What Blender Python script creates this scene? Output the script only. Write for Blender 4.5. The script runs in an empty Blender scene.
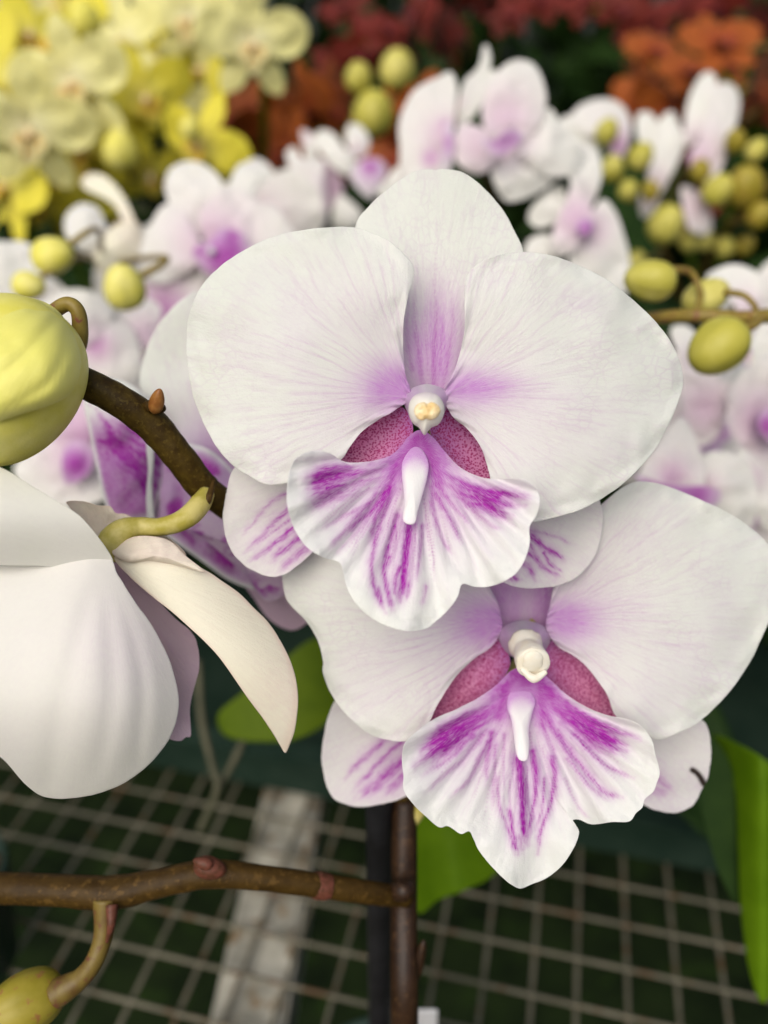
import bpy, bmesh, math, random
import numpy as np
from mathutils import Vector, Matrix

random.seed(11)
RNG = np.random.default_rng(7)
SC = bpy.context.scene
COL = SC.collection
R = math.radians

# ------------------------------------------------------------------ camera
CAM = np.array([0.0, 0.0, 0.42])
PITCH = R(30)
FPX = 800.0
RX = np.array([1.0, 0, 0])
FW = np.array([0, math.cos(PITCH), -math.sin(PITCH)])
UP = np.array([0, math.sin(PITCH), math.cos(PITCH)])


def P(px, py, d):
    """photo position (px, py) at a distance d along the viewing axis -> world point(s)"""
    px = np.asarray(px, float); py = np.asarray(py, float); d = np.asarray(d, float)
    a = ((px - 384) / FPX)[..., None]; b = ((512 - py) / FPX)[..., None]
    return CAM + d[..., None] * (FW + a * RX + b * UP)


def ground(px, py, z=0.0):
    r = FW + (px - 384) / FPX * RX + (512 - py) / FPX * UP
    t = (z - CAM[2]) / r[2]
    return CAM + t * r


cam_d = bpy.data.cameras.new('camera')
cam = bpy.data.objects.new('camera', cam_d)
COL.objects.link(cam)
cam.location = CAM
cam.rotation_euler = (R(90) - PITCH, 0, 0)
cam_d.sensor_fit = 'VERTICAL'
cam_d.sensor_height = 36
cam_d.sensor_width = 27
cam_d.lens = FPX / 1024 * 36
cam_d.clip_start = 0.005
cam_d.clip_end = 500
cam_d.dof.use_dof = True
cam_d.dof.focus_distance = 0.176
cam_d.dof.aperture_fstop = 6.3
SC.camera = cam

# ------------------------------------------------------------------ noise
def _hash(ix, iy, s):
    n = (ix * 374761393 + iy * 668265263 + s * 974634527) & 0xffffffff
    n = ((n ^ (n >> 13)) * 1274126177) & 0xffffffff
    return ((n ^ (n >> 16)) & 0xffff) / 65535.0


def vnoise(x, y, s=0):
    x = np.asarray(x, float); y = np.asarray(y, float)
    ix = np.floor(x).astype(np.int64); iy = np.floor(y).astype(np.int64)
    fx = x - ix; fy = y - iy
    fx = fx * fx * (3 - 2 * fx); fy = fy * fy * (3 - 2 * fy)
    a = _hash(ix, iy, s); b = _hash(ix + 1, iy, s); c = _hash(ix, iy + 1, s); d = _hash(ix + 1, iy + 1, s)
    return (a * (1 - fx) + b * fx) * (1 - fy) + (c * (1 - fx) + d * fx) * fy * 1.0


def fbm(x, y, s=0, o=3):
    v = 0; a = .5; t = 0
    for i in range(o):
        v = v + a * vnoise(np.asarray(x) * 2 ** i, np.asarray(y) * 2 ** i, s + i * 17); t += a; a *= .5
    return v / t


def sstep(a, b, x):
    t = np.clip((x - a) / (b - a), 0, 1)
    return t * t * (3 - 2 * t)


# ------------------------------------------------------------------ materials
def newmat(name):
    m = bpy.data.materials.new(name); m.use_nodes = True
    nt = m.node_tree
    for n in list(nt.nodes): nt.nodes.remove(n)
    out = nt.nodes.new('ShaderNodeOutputMaterial')
    return m, nt, out


def N(nt, t, **kw):
    n = nt.nodes.new(t)
    for k, v in kw.items():
        if k.startswith('i_'):
            n.inputs[k[2:].replace('_', ' ')].default_value = v
        else:
            setattr(n, k, v)
    return n


def L(nt, a, b): nt.links.new(a, b)


def attr(nt, name):
    n = N(nt, 'ShaderNodeAttribute'); n.attribute_name = name
    return n.outputs['Fac']


def math_(nt, op, a, b=None, clamp=False):
    n = N(nt, 'ShaderNodeMath'); n.operation = op; n.use_clamp = clamp
    for i, v in enumerate((a, b)):
        if v is None: continue
        if isinstance(v, (int, float)): n.inputs[i].default_value = v
        else: L(nt, v, n.inputs[i])
    return n.outputs[0]


def mixc(nt, f, a, b):
    n = N(nt, 'ShaderNodeMix'); n.data_type = 'RGBA'; n.clamp_factor = True
    if isinstance(f, (int, float)): n.inputs[0].default_value = f
    else: L(nt, f, n.inputs[0])
    for s, v in ((6, a), (7, b)):
        if isinstance(v, tuple): n.inputs[s].default_value = (*v, 1)
        else: L(nt, v, n.inputs[s])
    return n.outputs[2]


def maprange(nt, v, a, b, c=0., d=1.):
    n = N(nt, 'ShaderNodeMapRange'); n.clamp = True
    L(nt, v, n.inputs[0])
    for i, x in enumerate((a, b, c, d)): n.inputs[i + 1].default_value = x
    return n.outputs[0]


def noise_at(nt, vec, scale, detail=2., rough=.5):
    n = N(nt, 'ShaderNodeTexNoise')
    n.inputs['Scale'].default_value = scale; n.inputs['Detail'].default_value = detail
    n.inputs['Roughness'].default_value = rough
    if vec is not None: L(nt, vec, n.inputs['Vector'])
    return n.outputs['Fac']


def geo_pos(nt):
    return N(nt, 'ShaderNodeTexCoord').outputs['Object']


def petal_mat(name, base, blush, pig, net=0., vein=None, vein_amt=.25, transl=.28, rough=.55, bump=.3, spots=False, edgecol=None):
    m, nt, out = newmat(name)
    comb = N(nt, 'ShaderNodeCombineXYZ')
    ang = attr(nt, 'ang'); rad = attr(nt, 'rad')
    L(nt, math_(nt, 'MULTIPLY', ang, 30.0), comb.inputs[0])
    L(nt, math_(nt, 'MULTIPLY', rad, 2.2), comb.inputs[1])
    warp = noise_at(nt, geo_pos(nt), 130, 2)
    L(nt, math_(nt, 'MULTIPLY', warp, .8), comb.inputs[2])
    vn = noise_at(nt, comb.outputs[0], 1.0, 2.0, .55)
    comb2 = N(nt, 'ShaderNodeCombineXYZ')
    L(nt, math_(nt, 'MULTIPLY', ang, 75.0), comb2.inputs[0])
    L(nt, math_(nt, 'MULTIPLY', rad, 9.0), comb2.inputs[1])
    vf = noise_at(nt, comb2.outputs[0], 1.0, 3.0, .6)
    veinmask = maprange(nt, vn, .52, .72)
    po = geo_pos(nt)
    blot = noise_at(nt, po, 60, 3)
    c = mixc(nt, maprange(nt, blot, .35, .7, 0, .5), base, tuple(x * y for x, y in zip(base, (.96, .98, .93))))
    if edgecol:
        c = mixc(nt, math_(nt, 'MULTIPLY', attr(nt, 'edge'), .8), c, edgecol)
    if net:
        # the fine network of cells and cross veins
        comb3 = N(nt, 'ShaderNodeCombineXYZ')
        L(nt, math_(nt, 'ADD', math_(nt, 'MULTIPLY', ang, 26.0), math_(nt, 'MULTIPLY', warp, 2.0)), comb3.inputs[0])
        L(nt, math_(nt, 'MULTIPLY', rad, 7.0), comb3.inputs[1])
        vo3 = N(nt, 'ShaderNodeTexVoronoi'); vo3.feature = 'DISTANCE_TO_EDGE'; vo3.inputs['Scale'].default_value = 1.0
        L(nt, comb3.outputs[0], vo3.inputs['Vector'])
        nm = math_(nt, 'MULTIPLY', maprange(nt, vo3.outputs['Distance'], .14, .0), maprange(nt, noise_at(nt, po, 90, 2), .4, .65))
        c = mixc(nt, math_(nt, 'MULTIPLY', nm, net), c, vein or blush)
        c = mixc(nt, maprange(nt, noise_at(nt, po, 900, 3, .65), .42, .75, 0, .2), c, tuple(x * y for x, y in zip(base, (.90, .885, .90))))
    va = math_(nt, 'MULTIPLY', veinmask, math_(nt, 'MULTIPLY', attr(nt, 'veinw'), vein_amt))
    c = mixc(nt, va, c, vein or blush)
    bl = math_(nt, 'MULTIPLY', attr(nt, 'blush'), maprange(nt, vf, .3, .75, .55, 1.25), True)
    c = mixc(nt, bl, c, blush)
    comb4 = N(nt, 'ShaderNodeCombineXYZ')
    L(nt, math_(nt, 'MULTIPLY', ang, 120.0), comb4.inputs[0])
    L(nt, math_(nt, 'MULTIPLY', rad, 5.0), comb4.inputs[1])
    vff = noise_at(nt, comb4.outputs[0], 1.0, 3.0, .65)
    pg = math_(nt, 'MULTIPLY', attr(nt, 'pig'), math_(nt, 'MULTIPLY', maprange(nt, vf, .32, .68, .75, 1.5), maprange(nt, vff, .36, .62, .5, 1.25)), True)
    c = mixc(nt, pg, c, pig)
    if spots:
        vo = N(nt, 'ShaderNodeTexVoronoi'); vo.inputs['Scale'].default_value = 1950; vo.inputs['Randomness'].default_value = 1.
        L(nt, po, vo.inputs['Vector'])
        c = mixc(nt, math_(nt, 'MULTIPLY', maprange(nt, vo.outputs['Distance'], .56, .34), .95), c, (.42, .015, .16))
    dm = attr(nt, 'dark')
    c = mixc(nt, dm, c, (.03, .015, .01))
    bs = N(nt, 'ShaderNodeBsdfPrincipled')
    L(nt, c, bs.inputs['Base Color'])
    bs.inputs['Roughness'].default_value = rough
    bs.inputs['Specular IOR Level'].default_value = .35
    bs.inputs['Sheen Weight'].default_value = .12
    tr = N(nt, 'ShaderNodeBsdfTranslucent')
    L(nt, c, tr.inputs['Color'])
    cell = noise_at(nt, po, 2600, 1)
    h = math_(nt, 'ADD', math_(nt, 'MULTIPLY', vn, 1.2), math_(nt, 'ADD', math_(nt, 'MULTIPLY', vf, .5), math_(nt, 'MULTIPLY', cell, .55)))
    bp = N(nt, 'ShaderNodeBump'); bp.inputs['Strength'].default_value = bump; bp.inputs['Distance'].default_value = .0005
    L(nt, h, bp.inputs['Height'])
    L(nt, bp.outputs[0], bs.inputs['Normal']); L(nt, bp.outputs[0], tr.inputs['Normal'])
    mx = N(nt, 'ShaderNodeMixShader'); mx.inputs[0].default_value = transl
    L(nt, bs.outputs[0], mx.inputs[1]); L(nt, tr.outputs[0], mx.inputs[2])
    L(nt, mx.outputs[0], out.inputs[0])
    return m


def plain_mat(name, c1, c2, scale=80, rough=.5, spec=.4, bump=.0, bscale=600, transl=0., c3=None, lo=.38, hi=.62, bdist=.0005, stretch=None):
    m, nt, out = newmat(name)
    po = geo_pos(nt)
    if stretch:
        mp = N(nt, 'ShaderNodeMapping'); mp.inputs['Scale'].default_value = stretch
        L(nt, po, mp.inputs['Vector']); po2 = mp.outputs[0]
    else: po2 = po
    c = mixc(nt, maprange(nt, noise_at(nt, po2, scale, 4, .6), lo, hi), c1, c2)
    if c3: c = mixc(nt, maprange(nt, noise_at(nt, po2, scale * 2.7, 3, .6), .56, .66), c, c3)
    bs = N(nt, 'ShaderNodeBsdfPrincipled'); L(nt, c, bs.inputs['Base Color'])
    bs.inputs['Roughness'].default_value = rough; bs.inputs['Specular IOR Level'].default_value = spec
    if bump:
        bp = N(nt, 'ShaderNodeBump'); bp.inputs['Strength'].default_value = bump; bp.inputs['Distance'].default_value = bdist
        L(nt, noise_at(nt, po, bscale, 3), bp.inputs['Height']); L(nt, bp.outputs[0], bs.inputs['Normal'])
    if transl:
        tr = N(nt, 'ShaderNodeBsdfTranslucent'); L(nt, c, tr.inputs['Color'])
        mx = N(nt, 'ShaderNodeMixShader'); mx.inputs[0].default_value = transl
        L(nt, bs.outputs[0], mx.inputs[1]); L(nt, tr.outputs[0], mx.inputs[2]); L(nt, mx.outputs[0], out.inputs[0])
    else: L(nt, bs.outputs[0], out.inputs[0])
    return m


LAV = (.62, .27, .68); MAG = (.44, .025, .46)
M = dict(
    white=petal_mat('white_petal', (.865, .885, .835), LAV, MAG, vein=(.66, .48, .66), vein_amt=.24, bump=.3, net=.20, transl=.36),
    backwhite=petal_mat('cream_white_petal', (.91, .91, .84), LAV, MAG, vein=(.80, .76, .76), vein_amt=.2, bump=.08, net=.06, transl=.32),
    lip=petal_mat('white_lip', (.90, .91, .885), (.56, .17, .60), (.43, .008, .42), vein_amt=.08, bump=.3, transl=.34),
    throat=petal_mat('crimson_throat', (.80, .34, .56), (.50, .18, .50), (.5, .15, .45), vein_amt=.0, spots=True, transl=.2),
    cream=petal_mat('cream_sepal', (.94, .92, .76), (.78, .60, .58), (.6, .3, .5), vein=(.74, .62, .5), vein_amt=.25, edgecol=(.86, .76, .60)),
    pinkback=petal_mat('pink_petal_back', (.74, .58, .66), (.62, .38, .58), MAG, vein_amt=.3),
    columnwhite=petal_mat('cream_column_head', (.93, .91, .82), LAV, MAG, vein_amt=0, transl=.2),
    callus=petal_mat('white_callus', (.92, .915, .90), LAV, MAG, vein_amt=0, transl=.2),
    bgwhite=petal_mat('pale_pink_petal', (.88, .885, .83), (.62, .26, .55), (.46, .02, .44), vein_amt=.2),
    yellow=petal_mat('yellow_petal', (.86, .77, .055), (.88, .82, .25), (.75, .30, .01), vein=(.5, .45, .05), vein_amt=.3),
    pale_yellow=petal_mat('pale_yellow_petal', (.92, .88, .38), (.93, .91, .70), (.72, .36, .02), vein=(.5, .45, .1), vein_amt=.3),
    red=petal_mat('red_petal', (.17, .012, .005), (.24, .03, .008), (.18, .01, .05), vein_amt=.3),
    orange=petal_mat('orange_petal', (.42, .105, .010), (.38, .035, .010), (.3, .02, .06), vein_amt=.3),
    colcream=plain_mat('cream_column', (.92, .89, .78), (.90, .84, .68), 300, .35, .4, transl=.15),
    ochre=plain_mat('ochre_anther', (.74, .52, .22), (.86, .72, .45), 420, .4, .4),
    purple=plain_mat('purple_collar', (.66, .42, .72), (.80, .64, .80), 250, .45, .3, transl=.2),
    bud=plain_mat('yellow_bud', (.80, .74, .12), (.86, .80, .24), 90, .45, .35, bump=.15, bscale=1800, transl=.1),
    budshell=petal_mat('yellow_bud_sepal', (.84, .80, .19), (.62, .58, .10), (.5, .4, .1), vein=(.88, .84, .34), vein_amt=.35, transl=.1, rough=.45, bump=.2),
    budo=plain_mat('olive_bud', (.30, .25, .02), (.38, .31, .04), 120, .45, .35, transl=.08, c3=(.34, .16, .05)),
    budg=plain_mat('green_yellow_bud', (.50, .46, .07), (.68, .62, .17), 45, .45, .35, transl=.08),
    stem=plain_mat('brown_stem', (.040, .022, .003), (.072, .045, .006), 330, .5, .18, bump=.3, bscale=1500, c3=(.098, .064, .010)),
    stemlow=plain_mat('reddish_stem', (.038, .020, .0035), (.060, .033, .006), 200, .5, .16, bump=.3, bscale=1300, c3=(.10, .055, .012)),
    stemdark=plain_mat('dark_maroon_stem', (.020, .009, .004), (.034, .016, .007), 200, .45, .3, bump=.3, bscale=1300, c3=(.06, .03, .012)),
    bract=plain_mat('pink_bract', (.17, .055, .035), (.09, .034, .016), 600, .5, .3, transl=.1),
    nub=plain_mat('orange_nub', (.36, .16, .04), (.25, .09, .02), 500, .4, .4),
    pedicel=plain_mat('green_pedicel', (.46, .40, .07), (.62, .54, .18), 220, .45, .35, transl=.1),
    pedicel2=plain_mat('olive_pedicel', (.20, .14, .025), (.28, .21, .04), 150, .45, .35, c3=(.2, .07, .04)),
    pedicel3=plain_mat('reddish_pedicel', (.10, .055, .014), (.17, .12, .025), 150, .45, .35, c3=(.13, .05, .025)),
    leaf=plain_mat('green_leaf', (.10, .20, .003), (.14, .26, .006), 40, .5, .15, transl=.3, bump=.1, bscale=200),
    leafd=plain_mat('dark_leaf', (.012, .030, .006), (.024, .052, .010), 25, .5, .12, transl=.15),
    leafm=plain_mat('olive_leaf', (.075, .125, .004), (.11, .17, .006), 30, .5, .15, transl=.2),
    root=plain_mat('aerial_root', (.075, .075, .045), (.11, .105, .065), 90, .7, .2),
    wire=plain_mat('dirty_shaded_wire', (.105, .097, .066), (.17, .155, .11), 35, .6, .3, bump=.3, bscale=500, c3=(.12, .07, .035)),  # dirty, rusty galvanised grey, darkened to stand in for the plants' shade
    beam=plain_mat('weathered_beam', (.17, .165, .13), (.48, .46, .38), 28, .7, .3, bump=.5, bscale=160, c3=(.19, .125, .06), bdist=.002),
    tray=plain_mat('dark_green_plastic', (.012, .027, .018), (.022, .040, .028), 22, .55, .15),
    pot=plain_mat('green_pot', (.015, .032, .022), (.022, .045, .032), 30, .45, .35),
    bark=plain_mat('bark', (.02, .012, .006), (.05, .03, .015), 120, .9, .1),
    stake=plain_mat('black_stake', (.008, .008, .009), (.014, .014, .016), 100, .55, .3, bump=.3, bscale=700),
    tag=plain_mat('white_tag', (.75, .75, .76), (.68, .68, .68), 100, .4, .3),
    floor=plain_mat('dark_floor', (.006, .012, .004), (.016, .028, .008), 9, .9, .1, c3=(.02, .04, .008)),  # near-black green, mottled by noise
)

# ------------------------------------------------------------------ mesh helpers
def link(name, me, mat, parent=None):
    o = bpy.data.objects.new(name, me)
    COL.objects.link(o)
    if mat is not None and not me.materials: me.materials.append(mat)
    if parent is not None: o.parent = parent
    return o


def mk(name, V, F, smooth=True):
    me = bpy.data.meshes.new(name)
    me.from_pydata([tuple(v) for v in V], [], F)
    if smooth: me.polygons.foreach_set('use_smooth', [True] * len(me.polygons))
    me.update()
    return me


def closed_spline(pts, n):
    p = np.asarray(pts, float); m = len(p)
    out = []
    for i in range(m):
        a, b, c, d = p[i - 1], p[i], p[(i + 1) % m], p[(i + 2) % m]
        t = np.linspace(0, 1, 24, endpoint=False)[:, None]
        out.append(.5 * (2 * b + (c - a) * t + (2 * a - 5 * b + 4 * c - d) * t ** 2 + (3 * b - a - 3 * c + d) * t ** 3))
    q = np.concatenate(out); q = np.vstack([q, q[:1]])
    s = np.concatenate([[0], np.cumsum(np.linalg.norm(np.diff(q, axis=0), axis=1))])
    u = np.linspace(0, s[-1], n, endpoint=False)
    return np.stack([np.interp(u, s, q[:, 0]), np.interp(u, s, q[:, 1])], 1)


def open_spline(pts, k=12):
    p = np.asarray(pts, float)
    p = np.vstack([2 * p[0] - p[1], p, 2 * p[-1] - p[-2]])
    out = []
    for i in range(1, len(p) - 2):
        a, b, c, d = p[i - 1], p[i], p[i + 1], p[i + 2]
        t = np.linspace(0, 1, k, endpoint=False)[:, None]
        out.append(.5 * (2 * b + (c - a) * t + (2 * a - 5 * b + 4 * c - d) * t ** 2 + (3 * b - a - 3 * c + d) * t ** 3))
    out.append(p[-2][None])
    return np.concatenate(out)


def strokes_pig(x, y, strokes, warp=1.6, seed=3):
    """pigment streaks: each stroke = (polyline, width0, width1, strength0, strength1)"""
    xw = x + warp * 2 * (fbm(x / 9., y / 9., seed) - .5)
    yw = y + warp * 2 * (fbm(x / 9., y / 9., seed + 50) - .5)
    pig = np.zeros_like(x)
    for (pl, w0, w1, i0, i1) in strokes:
        q = open_spline(pl, 10); n = len(q)
        lo = q.min(0) - 3 * max(w0, w1); hi = q.max(0) + 3 * max(w0, w1)
        sel = np.where((xw > lo[0]) & (xw < hi[0]) & (yw > lo[1]) & (yw < hi[1]))[0]
        if not len(sel): continue
        d2 = (xw[sel, None] - q[None, :, 0]) ** 2 + (yw[sel, None] - q[None, :, 1]) ** 2
        k = d2.argmin(1); d = np.sqrt(d2[np.arange(len(sel)), k]); t = k / (n - 1)
        w = w0 + (w1 - w0) * t; it = (i0 + (i1 - i0) * t)
        v = it * np.exp(-(d / w) ** 2)
        # the tail of a stroke fades out
        v *= sstep(1.0, .8, t) * .7 + .3
        pig[sel] = np.maximum(pig[sel], v) * .75 + np.minimum(pig[sel] + v, 1) * .25
    return np.clip(pig, 0, 1)


def petal(name, outline, base, depth, to3d, mat, parent, nr=50, na=220, center=None, pigf=None, blushf=None,
          thick=.0005, veinw=1.0, edge_noise=0., seed=0, darkf=None, origin=np.zeros(3), edge_w=.12, spl=True):
    """A petal: a thin closed sheet whose rim follows `outline`; depth(x, y, r) bends it, pigf / blushf give its pigments."""
    o = closed_spline(outline, na) if spl else np.asarray(outline, float)
    na = len(o)
    if edge_noise:
        c0 = o.mean(0); dv = o - c0; th = np.arange(na) / na
        o = c0 + dv * (1 + edge_noise * (fbm(th * 40, th * 0 + seed, seed, 3) - .5)[:, None])
    c = np.asarray(center if center is not None else o.mean(0), float)
    rr = (np.arange(1, nr + 1) / nr) ** .85
    g = c + rr[:, None, None] * (o - c)[None]
    xy = np.vstack([c[None], g.reshape(-1, 2)])
    r = np.concatenate([[0], np.repeat(rr, na)])
    x, y = xy[:, 0], xy[:, 1]
    size = np.linalg.norm(o - np.asarray(base), axis=1).max()
    d = depth(x, y, r)
    V = to3d(x, y, d)
    VB = to3d(x, y, d + thick * (1 - .75 * r ** 6))
    n = len(V)
    F = []
    for j in range(na):
        F.append((0, 1 + (j + 1) % na, 1 + j))
    for i in range(nr - 1):
        a = 1 + i * na; b = a + na
        for j in range(na):
            k = (j + 1) % na
            F.append((a + j, a + k, b + k, b + j))
    FB = [tuple(n + v for v in reversed(f)) for f in F]
    a = 1 + (nr - 1) * na
    RIM = [(a + j, a + (j + 1) % na, n + a + (j + 1) % na, n + a + j) for j in range(na)]
    me = mk(name, np.vstack([V, VB]) - origin, F + FB + RIM)
    bx, by = base
    ang = np.arctan2(y - by, x - bx); ang0 = math.atan2(c[1] - by, c[0] - bx)
    ang = (ang - ang0 + math.pi) % (2 * math.pi) - math.pi
    rad = np.hypot(x - bx, y - by) / size
    z = np.zeros_like(x)
    A = dict(ang=ang, rad=rad * 3, pig=pigf(x, y, r, ang, rad) if pigf else z, blush=blushf(x, y, r, ang, rad) if blushf else z,
             veinw=np.clip((veinw * (1 - .5 * rad)), 0, 2) + z, edge=sstep(1 - edge_w, 1, r), dark=darkf(x, y) if darkf else z)
    for k, v in A.items():
        at = me.attributes.new(k, 'FLOAT', 'POINT')
        at.data.foreach_set('value', np.concatenate([v, v]).astype(np.float32))
    return link(name, me, mat, parent)


def tube_mesh(pts, rads, seg=14, k=10, cap=True, wob=0., seed=0):
    p = open_spline(pts, k); n = len(p)
    rad = np.interp(np.linspace(0, 1, n), np.linspace(0, 1, len(rads)), rads)
    V = []; F = []
    up = np.array([.13, .21, .97]); 
    for i in range(n):
        t = p[min(i + 1, n - 1)] - p[max(i - 1, 0)]; t = t / (np.linalg.norm(t) + 1e-12)
        a = np.cross(t, up); a /= (np.linalg.norm(a) + 1e-12); up = np.cross(a, t); b = up
        for j in range(seg):
            f = 2 * math.pi * j / seg
            rr = rad[i] * (1 + wob * (float(vnoise(i * .35, j * .9, seed)) - .5))
            V.append(p[i] + rr * (math.cos(f) * a + math.sin(f) * b))
    for i in range(n - 1):
        for j in range(seg):
            q = (j + 1) % seg
            F.append((i * seg + j, i * seg + q, (i + 1) * seg + q, (i + 1) * seg + j))
    if cap:
        F.append(tuple(range(seg - 1, -1, -1))); F.append(tuple((n - 1) * seg + j for j in range(seg)))
    return V, F


def join(parts):
    V = []; F = []
    for v, f in parts:
        k = len(V); V += [np.asarray(x) for x in v]; F += [tuple(i + k for i in q) for q in f]
    return V, F


def ellipsoid(c, ax, rad, nu=28, nv=18, ridge=0., nrid=3, prof=1.0, taper=0., tw=0.):
    """ellipsoid lofted along the world vector ax (half length = |ax|), radius rad, optional lengthwise ridges"""
    ax = np.asarray(ax, float); hl = np.linalg.norm(ax); t = ax / hl
    a = np.cross(t, UP); 
    if np.linalg.norm(a) < .1: a = np.cross(t, RX)
    a /= np.linalg.norm(a); b = np.cross(a, t)
    V = []; F = []
    for i in range(nv + 1):
        f = math.pi * i / nv
        z = -math.cos(f); rr = math.sin(f) ** prof * (1 - taper * z)
        for j in range(nu):
            g = 2 * math.pi * j / nu
            k = 1 + ridge * (abs(math.sin(nrid * g / 2 + tw * z)) ** .6 - .6) * math.sin(f)
            V.append(np.asarray(c) + hl * z * t + rad * rr * k * (math.cos(g) * a + math.sin(g) * b))
    for i in range(nv):
        for j in range(nu):
            q = (j + 1) % nu
            F.append((i * nu + j, i * nu + q, (i + 1) * nu + q, (i + 1) * nu + j))
    return V, F


def lathe(profile, c, seg=40):
    V = []; F = []
    for (r, z) in profile:
        for j in range(seg):
            g = 2 * math.pi * j / seg
            V.append(np.array([c[0] + r * math.cos(g), c[1] + r * math.sin(g), c[2] + z]))
    for i in range(len(profile) - 1):
        for j in range(seg):
            q = (j + 1) % seg
            F.append((i * seg + j, i * seg + q, (i + 1) * seg + q, (i + 1) * seg + j))
    return V, F


def tagit(o, label=None, cat=None, group=None, kind=None):
    if label: o['label'] = label
    if cat: o['category'] = cat
    if group: o['group'] = group
    if kind: o['kind'] = kind
    return o


def empty(name, loc):
    o = bpy.data.objects.new(name, None); COL.objects.link(o)
    o.location = tuple(loc); o.empty_display_size = .02
    return o


def px2m(p, d): return p * d / FPX


# ================================================================== FOREGROUND PLANT
STEMX = P(404, 900, .226)
PLANT0 = np.array([STEMX[0], STEMX[1], .055])
plant = empty('orchid_plant', PLANT0)
tagit(plant, 'sharp white orchid plant in front with purple streaked lips on a brown stem', 'orchid')


def solid(name, vf, mat, parent, origin=PLANT0, smooth=True):
    V, F = vf
    me = mk(name, [np.asarray(v) - origin for v in V], F, smooth)
    return link(name, me, mat, parent)


def fp(name, outline, base, depth, mat, parent, **kw):
    return petal(name, outline, base, depth, P, mat, parent, origin=PLANT0, **kw)


# ---- stem with its side branch
stem = solid('stem', tube_mesh(P([40, 80, 118, 152, 180, 203, 222, 300, 370, 402, 405], [355, 380, 400, 425, 458, 487, 502, 560, 640, 740, 800],
                                 [.180, .180, .182, .186, .190, .195, .199, .218, .232, .234, .231]),
                               [px2m(14, .18), px2m(15.5, .18), px2m(16, .185), px2m(16.5, .19), px2m(15.5, .19), px2m(15.5, .195), px2m(14, .2), px2m(13, .22), .0037, .0037, .0037], seg=22, k=14, wob=.07, seed=2), M['stem'], plant)
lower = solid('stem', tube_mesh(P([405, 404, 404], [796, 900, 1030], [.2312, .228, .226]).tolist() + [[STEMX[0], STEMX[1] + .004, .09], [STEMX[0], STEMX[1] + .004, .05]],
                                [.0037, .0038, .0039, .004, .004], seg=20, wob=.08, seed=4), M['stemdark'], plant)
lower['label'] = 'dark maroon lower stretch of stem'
branch = solid('side_branch', tube_mesh(P([-30, 20, 70, 112, 160, 210, 270, 322, 372, 406], [888, 889, 891, 893, 883, 874, 879, 886, 893, 897],
                                          [.205, .203, .202, .202, .202, .203, .206, .211, .218, .226]),
                                        [px2m(16, .2), px2m(15.5, .2), px2m(15.5, .2), px2m(17, .2), px2m(14, .2), px2m(14.5, .2), px2m(12, .205), px2m(12, .21), px2m(11, .22), px2m(10.5, .226)],
                                        seg=18, wob=.1, seed=5), M['stemlow'], plant)
# nodes and bracts
solid('bract', join([ellipsoid(P(210, 868, .2005), P(226, 872, .2005) - P(210, 868, .2005), px2m(11, .2), taper=.15), ellipsoid(P(203, 863, .1985), P(213, 866, .1985) - P(203, 863, .1985), px2m(6, .2), taper=-.3)]), M['bract'], branch)
solid('bract', tube_mesh(P([312, 318, 325, 331], [884.5, 885.5, 886.5, 887], [.2104, .2108, .2113, .2117]), [px2m(12.2, .211), px2m(13.6, .211), px2m(13.2, .211), px2m(11.5, .211)], seg=18), M['bract'], branch)
solid('bract', ellipsoid(P(418, 965, .224), P(412, 990, .226) - P(418, 965, .224), px2m(6, .224)), M['stemdark'], stem)
solid('bract', tube_mesh(P([392, 404, 414], [892, 890, 884], [.222, .2195, .222]), [px2m(8, .22), px2m(11, .22), px2m(4, .22)]), M['stemdark'], branch)
nub = solid('bract', join([ellipsoid(P(157, 401, .180), P(160, 389, .178) - P(157, 401, .180), px2m(7.5, .18), taper=.25)]), M['nub'], stem)
solid('bract', ellipsoid(P(154, 407, .182), P(166, 409, .182) - P(154, 407, .182), px2m(7, .18)), M['stemlow'], stem)
solid('bract', tube_mesh(P([214, 208, 202], [480, 500, 509], [.189, .1865, .188]), [px2m(2, .19), px2m(4, .19), px2m(2, .19)]), M['stemlow'], stem)



def smooth_strokes(x, y, strokes):
    v = 0
    for (pl, w0, w1, i0, i1) in strokes:
        q = open_spline(pl, 16)
        d = np.full(len(x), 1e9); 
        for k in range(len(q) - 1):
            a, b = q[k], q[k + 1]; ab = b - a
            t = np.clip(((x - a[0]) * ab[0] + (y - a[1]) * ab[1]) / (ab @ ab), 0, 1)
            d = np.minimum(d, np.hypot(x - a[0] - t * ab[0], y - a[1] - t * ab[1]))
        v = v + i0 * np.exp(-(d / (w0 * 1.15)) ** 2)
    return v


# ---- generic fields for the two sharp flowers
def ripple(x, y, s, amp, sc=26.):
    return amp * (fbm(x / sc, y / sc, s, 2) - .5) * 2


def stro(pts, sc, ox, oy): return [(ox + a * sc, oy + b * sc) for a, b in pts]


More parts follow.
